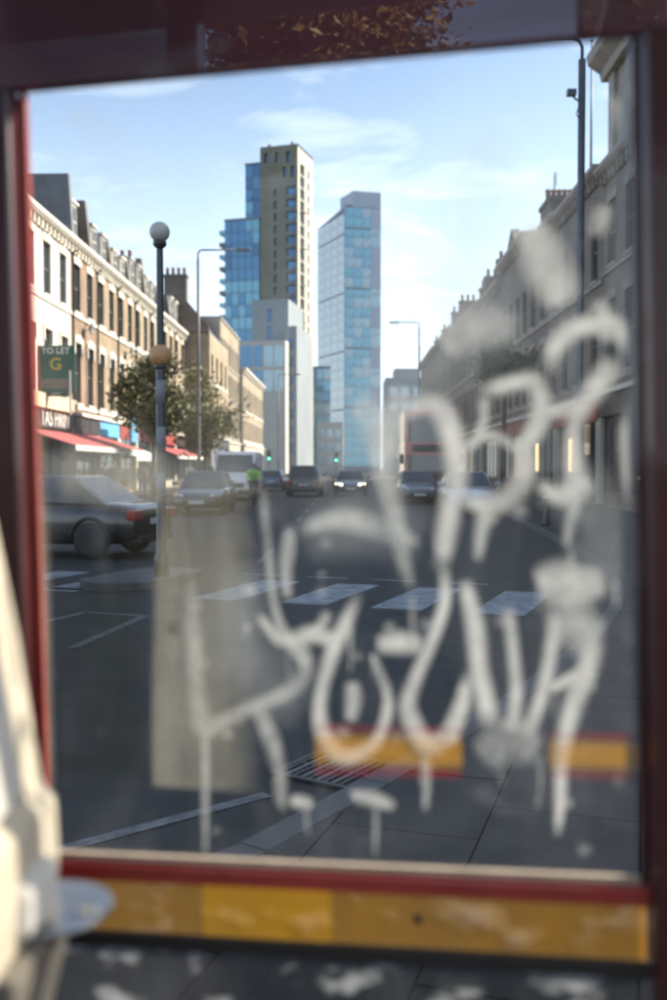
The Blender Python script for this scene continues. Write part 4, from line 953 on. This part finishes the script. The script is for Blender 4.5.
def walk(step=.28, sw=.18):
    J = dict(pelvis=(0,0,.95),waist=(0,0,1.08),chest=(0,.01,1.32),neck=(0,.01,1.49),head=(0,.03,1.60),crown=(0,.03,1.70))
    for s, x in (('l',-1),('r',1)):
        J['sh_'+s] = (x*.19,0,1.42); J['el_'+s] = (x*.235,-x*sw*.4,1.14); J['wr_'+s] = (x*.24,-x*sw*.6+.06,.90); J['ha_'+s] = (x*.24,-x*sw*.6+.09,.83)
        J['hip_'+s] = (x*.095,0,.90); J['kn_'+s] = (x*.10,x*step*.5+.04,.49); J['an_'+s] = (x*.10,x*step,.09); J['to_'+s] = (x*.11,x*step+.15,.045)
    return J
for x, y_, rz, tp, tr, lab in ((-9.9,41.5,170,'cloth_navy','denim','person in navy jacket walking past the red awning'),
                          (-10.6,42.8,20,'cloth_black','cloth_black','person all in black under the red awning'),
                          (-9.4,47.8,185,'cloth_black','cloth_grey','person in black jacket and grey trousers beside the dense tree trunk'),
                          (-10.4,49.6,10,'cloth_tan','denim','person in tan coat by the blue awning'),
                          (-8.6,53.5,175,'cloth_white','cloth_navy','person in white top near the sunlit lamp post')):
    person((x, y_, PZ), R(rz), lab, tp, tr, walk(rnd.uniform(.1,.3)))
# cyclist beside the van
CX, CY, CR = -3.75, 39.5, R(180+8)
bk = empty('bicycle', (CX,CY,0), CR, 'black bicycle under the rider in the green vest', 'bicycle')
for y_ in (-.52, .52):
    wme = MB(); wme.lathe([(.315,-.018),(.345,-.012),(.345,.012),(.315,.018),(.315,-.018)], 26, (0,y_,.345), 'x'); wh = wme.build('wheel', M['black_rubber'], bk)
    sp = MB()
    for k in range(8): a = math.pi*2*k/8; sp.tube([(0,y_,.345),(0,y_+.31*math.cos(a),.345+.31*math.sin(a))], .004, 4)
    sp.build('spokes', M['rim'], wh)
m = MB()
for a, b in (((0,-.52,.345),(0,-.08,.30)),((0,-.08,.30),(0,-.20,.85)),((0,-.08,.30),(0,.36,.78)),((0,-.17,.76),(0,.34,.86)),((0,-.52,.345),(0,-.17,.76)),((0,.33,.92),(0,.52,.345))): m.tube([a,b], .018, 6)
m.build('frame', M['black_paint'], bk)
m = MB(); m.tube([(-.28,.28,1.02),(-.1,.38,1.02),(.1,.38,1.02),(.28,.28,1.02)], .014, 6); m.tube([(0,.33,.92),(0,.37,1.02)], .016, 6); m.build('handlebar', M['black_paint'], bk)
m = MB(); m.hexa([(-.07,-.34,.88),(.07,-.34,.88),(.02,-.06,.88),(-.02,-.06,.88),(-.07,-.34,.93),(.07,-.34,.93),(.02,-.06,.91),(-.02,-.06,.91)]); m.build('saddle', M['black_rubber'], bk, bevel=.01)
J = dict(pelvis=(0,-.22,1.0),waist=(0,-.14,1.12),chest=(0,.0,1.34),neck=(0,.08,1.50),head=(0,.13,1.60),crown=(0,.14,1.70))
for s, x in (('l',-1),('r',1)):
    J['sh_'+s] = (x*.19,.04,1.43); J['el_'+s] = (x*.25,.16,1.20); J['wr_'+s] = (x*.25,.27,1.07); J['ha_'+s] = (x*.25,.31,1.05)
    J['hip_'+s] = (x*.095,-.2,.95); J['kn_'+s] = (x*.11,.16,.80 if x > 0 else .62); J['an_'+s] = (x*.11,-.05+.05*x,.42 if x > 0 else .24); J['to_'+s] = (x*.11,.10,.36 if x > 0 else .17)
person((CX,CY,0), CR, 'cyclist in bright green safety vest riding in front of the white van', 'hivis', 'cloth_black', J, group='people on the road')

# ------------------------------------------------------------------ the telephone kiosk the photo is taken through
TILT = -R(1.3); KROT = -R(8.67)
kc = Vector((-.03, 1.25, 0)); kx = Vector((math.cos(KROT), math.sin(KROT), 0)); ky = Vector((-math.sin(KROT), math.cos(KROT), 0))
K = empty('telephone_kiosk', tuple(kc+kx*(1.55*math.sin(-TILT))), 0, 'dark red telephone kiosk with graffiti on its dirty glass, surrounding the view', 'kiosk')
K.rotation_mode = 'XYZ'; K.rotation_euler = (0, TILT, KROT)
KM = Matrix.Translation(K.location) @ Matrix.Rotation(KROT, 4, 'Z') @ Matrix.Rotation(TILT, 4, 'Y'); KI = KM.inverted()
def on_pane(px, py, off=0.0):
    """where the line of sight through a pixel meets the kiosk pane plane (local y = off)"""
    o = KI @ Vector(camo.location); d = KI.to_3x3() @ ray(px, py); t = (off-o.y)/d.y; return o+d*t
HX = .398; ZT = 2.060; ZB = 1.030
def kb(name, x0, x1, y0, y1, z0, z1, mt='maroon', bevel=.006, par=K): return boxpart(name, M[mt], par, x0, x1, y0, y1, z0, z1, bevel)
kb('stile', -HX-.075, -HX, -.036, .0045, .08, ZT-.002); kb('stile', HX, HX+.075, -.036, .0045, .08, ZT-.002)
HDR = kb('header', -HX-.075, HX+.075, -.014, .006, ZT, 2.56, 'header_gloss', .004)
kb('rail', -HX+.001, HX-.001, -.020, .0045, ZB-.024, ZB, 'red_enamel', .003)
kb('rail_highlight', -HX+.011, HX-.011, -.012, -.002, ZB+.0005, ZB+.010, 'rail_highlight', .002)  # added strip imitating the lit top of the rail
kb('kick_plate', -HX+.001, HX-.001, -.040, .012, .08, .30)
kb('post', -HX-.075, -HX-.005, -.93, -.86, .08, 2.56); kb('post', HX+.005, HX+.075, -.93, -.86, .08, 2.56)
kb('roof', -HX-.10, HX+.10, -.97, .08, 2.562, 2.68, bevel=.02)
# left bead coloured brighter red as if sunlit, right bead kept maroon
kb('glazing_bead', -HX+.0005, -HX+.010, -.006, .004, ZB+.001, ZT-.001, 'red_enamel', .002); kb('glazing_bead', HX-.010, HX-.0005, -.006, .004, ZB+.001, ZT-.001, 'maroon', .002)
# left wall (backs the telephone) and right glazed side
kb('side_panel', -HX-.066, -HX-.020, -.858, -.05, .10, 1.28); 
kb('side_rail', HX+.012, HX+.066, -.858, -.047, .10, .30); kb('side_rail', HX+.012, HX+.066, -.858, -.047, 2.30, 2.555)
m = MB(); m.box(HX+.034,HX+.040,-.857,-.048,.302,2.298); m.build('side_pane', M['side_glass'], K)
m = MB(); m.box(-HX-.046,-HX-.040,-.857,-.051,1.281,2.50); m.build('side_pane', M['side_glass'], K)
# front panes
m = MB(); m.quad((-HX+.002,0,ZB+.001),(HX-.002,0,ZB+.001),(HX-.002,0,ZT-.001),(-HX+.002,0,ZT-.001)); pane = m.build('pane', M['kiosk_glass'], K)
m = MB(); m.quad((-HX+.002,.004,.302),(HX-.002,.004,.302),(HX-.002,.004,ZB-.025),(-HX+.002,.004,ZB-.025)); low = m.build('lower_pane', M['kiosk_glass_low'], K)

def ribbon(name, pts, widths, mt, parent, off, k=7, ends=True, flat=False, prof=None, gain=1.0, top_fade=False):
    """a flat stroke of paint on the glass following pixel points of the photograph; widths in pixels"""
    P = [on_pane(x, y_, 0) for x, y_ in pts]
    if not isinstance(widths, (list, tuple)): widths = [widths]*len(pts)
    W3 = [Vector((w_*1.25/972*(1.18 if mt.startswith('graf') else 1), 0, 0)) for w_ in widths]
    C = catmull(P, k) if len(P) > 2 else [P[0].lerp(P[1], i/10) for i in range(11)]
    Wd = catmull(W3, k) if len(P) > 2 else [W3[0].lerp(W3[1], i/10) for i in range(11)]
    cross = [-1,-.72,-.35,0,.35,.72,1]; wear = [0,.42,.85,1,.85,.42,0]
    if prof: wear = prof
    if flat: wear = [.9,1,1,1,1,1,.9]
    v = []; f = []; a = []
    n = len(C)
    for i, c in enumerate(C):
        t = (C[min(i+1,n-1)]-C[max(i-1,0)]); t = Vector((t.x,0,t.z)).normalized(); s = Vector((-t.z,0,t.x))
        e = 1.0
        if ends: e = min(1, i/(n*.10+.5), (n-1-i)/(n*.10+.5))
        for q, w_ in zip(cross, wear):
            p = c+s*q*Wd[i].x*.5; v.append((p.x, -off, p.z)); a.append(w_*e*gain*(min(1, i/(n*.35)) if top_fade else 1))
    k7 = len(cross)
    for i in range(n-1):
        for j in range(k7-1): f.append((i*k7+j, i*k7+j+1, (i+1)*k7+j+1, (i+1)*k7+j))
    me = bpy.data.meshes.new(name); me.from_pydata(v, [], f); at = me.attributes.new('wear', 'FLOAT', 'POINT'); at.data.foreach_set('value', a); me.materials.append(M[mt])
    return place(name, me, parent)
STROKES = [
 ('graffiti', [(528,222),(540,250),(553,280),(566,306)], [26,44,46,30]),
 ('graffiti', [(551,378),(553,352),(568,334),(590,325),(614,328),(632,345),(640,375),(637,405),(627,432),(628,480),(632,520)], [14,20,22,22,24,22,20,20,16,12,7]),
 ('graffiti', [(616,358),(600,382),(584,404),(574,430),(573,460),(578,486)], [22,26,22,18,22,26]),
 ('graffiti', [(545,414),(566,409),(590,404)], [12,18,16]),
 ('graffiti', [(537,482),(556,496),(574,490),(586,476)], [12,20,30,24]),
 ('graffiti_thin', [(577,498),(570,520),(566,548)], [16,11,7]),
 ('graffiti', [(476,394),(496,388),(514,383),(533,382),(541,400),(538,424),(526,446),(525,472),(512,494),(492,504),(470,500),(460,488)], [14,18,18,20,22,22,20,24,26,24,20,12]),
 ('graffiti_thin', [(464,452),(484,436),(507,442),(522,456)], [10,12,12,10]),
 ('graffiti_thin', [(482,398),(484,420),(474,440)], [10,10,8]),
 ('graffiti_thin', [(486,506),(481,535),(477,562)], [18,14,8]),
 ('graffiti', [(402,420),(414,408),(432,404),(448,424),(457,470),(451,505),(445,540),(444,566)], [14,20,24,26,26,24,22,14]),
 ('graffiti', [(443,560),(445,600),(432,640),(415,680),(408,708),(424,742),(446,736),(462,704),(470,668)], [12,13,14,15,20,24,20,18,10]),
 ('graffiti_thin', [(352,400),(372,420),(388,485),(399,540),(412,592)], [36,34,26,20,10]),
 ('graffiti_thin', [(405,385),(388,430),(380,470)], [20,30,16]),
 ('graffiti', [(464,578),(475,626),(480,672),(491,728)], [14,20,20,24]),
 ('graffiti', [(466,680),(458,720),(446,742)], [12,14,10]),
 ('graffiti', [(508,606),(513,650),(516,694),(510,735)], [14,13,14,18]),
 ('graffiti', [(536,588),(556,582),(580,584),(606,580)], [30,44,40,26]),
 ('graffiti_thin', [(560,590),(575,625),(602,640)], [40,50,34]),
 ('graffiti', [(556,610),(550,655),(540,700),(524,738)], [16,15,15,18]),
 ('graffiti', [(596,632),(586,670),(572,708),(562,752),(560,800),(557,838)], [20,22,20,16,12,7]),
 ('graffiti', [(549,690),(566,680),(586,672)], [10,14,12]),
 ('graffiti_thin', [(480,760),(508,742),(540,752)], [30,46,30]),
 ('graffiti', [(360,592),(346,622),(334,648),(322,690),(321,724),(336,752),(358,754),(378,738),(388,708),(386,676)], [10,16,18,15,18,22,18,14,12,8]),
 ('graffiti', [(376,646),(398,642),(424,646)], [18,26,18]),
 ('graffiti_thin', [(372,652),(386,690),(388,720)], [8,10,8]),
 ('graffiti', [(258,612),(282,640),(312,634),(340,642)], [10,16,20,14]),
 ('graffiti_thin', [(190,560),(194,636),(197,695),(204,727),(222,722),(250,708),(284,694),(305,674),(300,646),(274,632)], [16,20,20,24,18,16,18,20,18,10]),
 ('graffiti_thin', [(262,482),(268,540),(276,610),(296,650),(310,664)], [8,9,10,16,10]),
 ('graffiti_thin', [(290,525),(286,560),(288,600)], [10,14,10]),
 ('graffiti_thin', [(256,700),(272,740),(281,775),(283,812)], [18,20,14,8]),
 ('graffiti_thin', [(205,725),(206,790),(206,858)], [10,9,6]),
 ('graffiti', [(290,800),(302,801),(314,803)], [10,16,10]),
 ('graffiti_thin', [(352,795),(374,798),(396,806)], [12,18,10]),
 ('graffiti_thin', [(424,742),(427,775),(425,812)], [12,10,6]),
 ('graffiti_thin', [(300,530),(340,520),(385,530),(420,545)], [12,26,26,12]),
 ('graffiti_thin', [(604,205),(600,222),(592,238)], [16,22,12]),
 ('graffiti_thin', [(616,96),(626,124),(630,150)], [18,20,12]),
 ('graffiti_thin', [(596,300),(606,320),(604,345)], [14,20,10]),
 ('graffiti_thin', [(440,350),(470,330),(520,330)], [30,44,30]),
 ('graffiti_thin', [(330,610),(318,630),(300,640)], [10,14,10]),
 ('graffiti_thin', [(352,680),(354,700),(350,722)], [14,18,12]),
]
for i, (mt, pts, wds) in enumerate(STROKES):
    ribbon('graffiti_stroke', pts, wds, mt, pane, .0012+i*.00006)
# worn film on the glass; sun patch, shade and glow put into its colour
ribbon('sun_patch_film', [(212,455),(208,560),(206,680),(206,788)], [88,106,112,112], 'sun_film', pane, .0042, ends=False, prof=[.75,1,1,.9,.7,.35,0], top_fade=True)  # pale film shaped like sun falling through the side window
ribbon('sun_patch_film', [(60,470),(110,476),(170,480)], [70,80,70], 'sun_film', pane, .0044)
ribbon('sun_patch_film', [(36,400),(40,500),(46,640),(52,800)], [26,26,20,14], 'sun_film', pane, .00455)
ribbon('shade_grime', [(100,565),(102,660),(104,800)], [104,108,108], 'shade_grime', pane, .0046, prof=[.9,1,1,1,1,.9,.3])  # shade beside the sun patch, laid on as dark film
ribbon('finger_mark', [(173,622),(174,628),(175,634)], [16,20,16], 'shade_grime', pane, .0048)
for pts, wds in (([(330,470),(390,400),(440,340),(520,300)], [80,120,130,90]), ([(300,545),(360,520),(430,540)], [50,90,60]), ([(40,465),(100,472),(190,478),(260,470)], [40,60,60,40]),
                 ([(500,120),(470,210),(440,300)], [40,110,80]), ([(560,470),(600,520),(620,600)], [60,90,70]),
                 ([(70,110),(110,150),(120,190)], [30,60,40]), ([(250,560),(240,640),(300,720)], [50,90,70]), ([(620,90),(625,200),(628,330)], [34,44,34])):
    ribbon('haze_smear', pts, wds, 'haze_smear', pane, .0056+rnd.random()*.0008)  # wide pale smears paint the milky sun glow over the glass
dr = random.Random(5)
for _ in range(26):
    mt, pts, wds = dr.choice(STROKES); q = dr.choice(pts); ln = dr.uniform(14, 60); x_ = q[0]+dr.uniform(-8, 8)
    ribbon('paint_drip', [(x_, q[1]), (x_+dr.uniform(-2, 2), q[1]+ln*.5), (x_+dr.uniform(-3, 3), q[1]+ln)], [dr.uniform(4, 9), dr.uniform(3, 6), 3], 'graffiti_thin', pane, .0066+_*.00003, gain=dr.uniform(.5, 1))
for _ in range(34):
    x_, y_ = dr.uniform(190, 630), dr.uniform(480, 850); w_ = dr.uniform(6, 16)
    ribbon('paint_spot', [(x_-w_*.5, y_), (x_, y_+dr.uniform(-2, 2)), (x_+w_*.5, y_+dr.uniform(-3, 3))], [w_*.7, w_, w_*.6], 'graffiti_thin', pane, .0076+_*.00003, gain=dr.uniform(.25, .8))
ribbon('haze_smear', [(140,82),(185,66),(238,44)], [14,30,16], 'haze_smear', HDR, .0165)
ribbon('haze_smear', [(400,44),(480,24),(560,14),(625,20)], [14,34,40,24], 'haze_smear', HDR, .0168)
# yellow film strips with red edges: one broken strip above the rail, one full strip below it
def strip(px0, px1, yl, yr, hgt, par, off, zshift=None):
    def seg(d0, d1, mt, nm, o2):
        ym = (d0+d1)/2; return ribbon(nm, [(px0, yl+ym), ((px0+px1)/2, (yl+yr)/2+ym), (px1, yr+ym)], (d1-d0), mt, par, off+o2, ends=False, prof=[.1,.8,1,1,1,.8,.1], gain=.62)
    seg(0, 7, 'tape_red', 'red_edge', 0); seg(7.3, hgt-8, 'tape_yellow', 'yellow_strip', 0); seg(hgt-7.6, hgt, 'tape_red', 'red_edge', 0)
strip(316, 462, 723, 727, 50, pane, .0050); strip(549, 637, 730, 733, 46, pane, .0050)
m = MB()
def lowfilm(name, x0, x1, z0, z1, mt, off):
    me = bpy.data.meshes.new(name); nx = 12
    v = []; f = []
    for i in range(nx+1):
        x = x0+(x1-x0)*i/nx; v += [(x,-off,z0),(x,-off,z1)]
    for i in range(nx): f.append((2*i,2*i+2,2*i+3,2*i+1))
    me.from_pydata(v, [], f); at = me.attributes.new('wear', 'FLOAT', 'POINT'); at.data.foreach_set('value', [1.0]*len(v)); me.materials.append(M[mt]); return place(name, me, low)
lowfilm('yellow_strip', -HX+.002, -.175, .932, ZB-.026, 'tape_ochre', .0005); lowfilm('yellow_strip', -.1745, .0, .932, ZB-.026, 'tape_yellow', .0009); lowfilm('yellow_strip', .0005, HX-.002, .932, ZB-.026, 'tape_ochre', .0005)
kb('lower_bead', -HX+.001, HX-.001, -.010, .016, .912, .9315, 'black_rubber', .003)
mm = MB(); p_ = on_pane(418, 918); mm.lathe([(.006,0),(.006,-.003),(.002,-.004)], 12, (p_.x,-.002,p_.z), 'y'); mm.build('screw', M['iron'], low)

# telephone on the left wall
ph = empty('payphone', (0,0,0), 0, 'cream payphone on the left wall of the kiosk above a steel shelf', 'telephone')
def px3(px, py, d):      # point at forward distance d along a line of sight
    r_ = ray(px, py); t = d/r_.y; return Vector(camo.location)+r_*t
far_d, near_d = 1.04, .66
prof = [(-30,440),(-2,520),(22,640),(44,780),(58,792),(61,850),(58,896),(38,902)]
fp_ = [px3(x, y_, far_d) for x, y_ in prof]
pr = [(-.452, 1.78), (-.43, 1.78)]+[(p.x, p.z) for p in fp_]+[(-.452, fp_[-1].z)]
m = MB(); m.prism(pr, near_d, far_d, 'y'); m.build('body', M['cream_plastic'], ph, bevel=.008)
# raised faceplate, slot and buttons on the sloping face
a, b = fp_[1], fp_[3]; e = (b-a).normalized(); n = Vector((-e.z, 0, e.x)); n = n if n.x > 0 else -n
def on_face(s, d, o): p = a+(b-a)*s+n*o; return Vector((p.x, d, p.z))
def face_box(name, s0, s1, d0, d1, o0, o1, mt, bev=.003):
    m = MB(); m.hexa([on_face(s0,d0,o0),on_face(s1,d0,o0),on_face(s1,d1,o0),on_face(s0,d1,o0),on_face(s0,d0,o1),on_face(s1,d0,o1),on_face(s1,d1,o1),on_face(s0,d1,o1)]); return m.build(name, M[mt], ph, bevel=bev)
face_box('faceplate', .12, .96, near_d+.03, .955, .0015, .010, 'pole_white')
face_box('seam', .10, 1.0, .965, .972, .0005, .003, 'black_rubber', 0)
for r_i in range(4):
    for c_i in range(3): face_box('key', .35+r_i*.10, .42+r_i*.10, .72+c_i*.03, .742+c_i*.03, .0105, .016, 'steel', .001)
face_box('coin_slot', .16, .24, .86, .90, .0105, .013, 'steel', .001)
m = MB(); hs = [on_face(.05,.70,.03),on_face(.3,.695,.05),on_face(.6,.695,.05),on_face(.9,.70,.03)]; m.tube(hs, [.030,.018,.018,.030], 10); m.build('handset', M['black_rubber'], ph)
q = px3(36, 885, .98); m = MB(); m.box(q.x-.03,q.x+.022,.90,.99,q.z-.022,q.z+.032); m.build('coin_return', M['pole_white'], ph, bevel=.012)
# steel shelf with rounded end, its bolt, and the bracket below
z_s = px3(80, 905, 1.0).z
shl = empty('shelf', (0,0,0), 0, 'grey steel shelf with rounded end under the payphone', 'shelf')
cx_, cy_, rr = px3(75, 905, 1.0).x-.02, 1.0, .062
pts = [(-.452, cy_-rr), (cx_, cy_-rr)]+[(cx_+rr*math.cos(t_)*.95, cy_+rr*math.sin(t_)) for t_ in [R(-75+15*i) for i in range(11)]]+[(cx_, cy_+rr), (-.452, cy_+rr)]
m = MB(); m.prism(pts, z_s-.006, z_s, 'z'); m.build('plate', M['steel'], shl, bevel=.0015)
qb = px3(90, 917, .975); m = MB(); m.lathe([(.011,0),(.011,.003),(.006,.006),(.001,.0065)], 16, (qb.x,.985,z_s)); m.build('bolt', M['bright_steel'], shl)
m = MB(); m.prism([(-.452,z_s-.30),(-.452,z_s-.0065),(cx_+.005,z_s-.0065),(cx_+.005,z_s-.03),(cx_-.06,z_s-.30)], .86, 1.05, 'y'); m.build('bracket', M['grey_plastic'], shl, bevel=.006)

# big tree behind the kiosk, mirrored in the glossy header: placed on the mirrored line of sight, 20 m back
hp = on_pane(300, 30, -.014); dl = KI.to_3x3() @ ray(300, 30); dl.y = -dl.y; dw_ = (KM.to_3x3() @ dl).normalized(); tp = (KM @ hp)+dw_*(19.0/abs(dw_.y))
tree('plane_tree', (tp.x, tp.y, PZ), 15, 2.6, tp.z-.15, 18000, 'leaf_autumn', 'broad autumn tree behind the kiosk mirrored in its glossy header', 21, .13, .24, limbs=10)
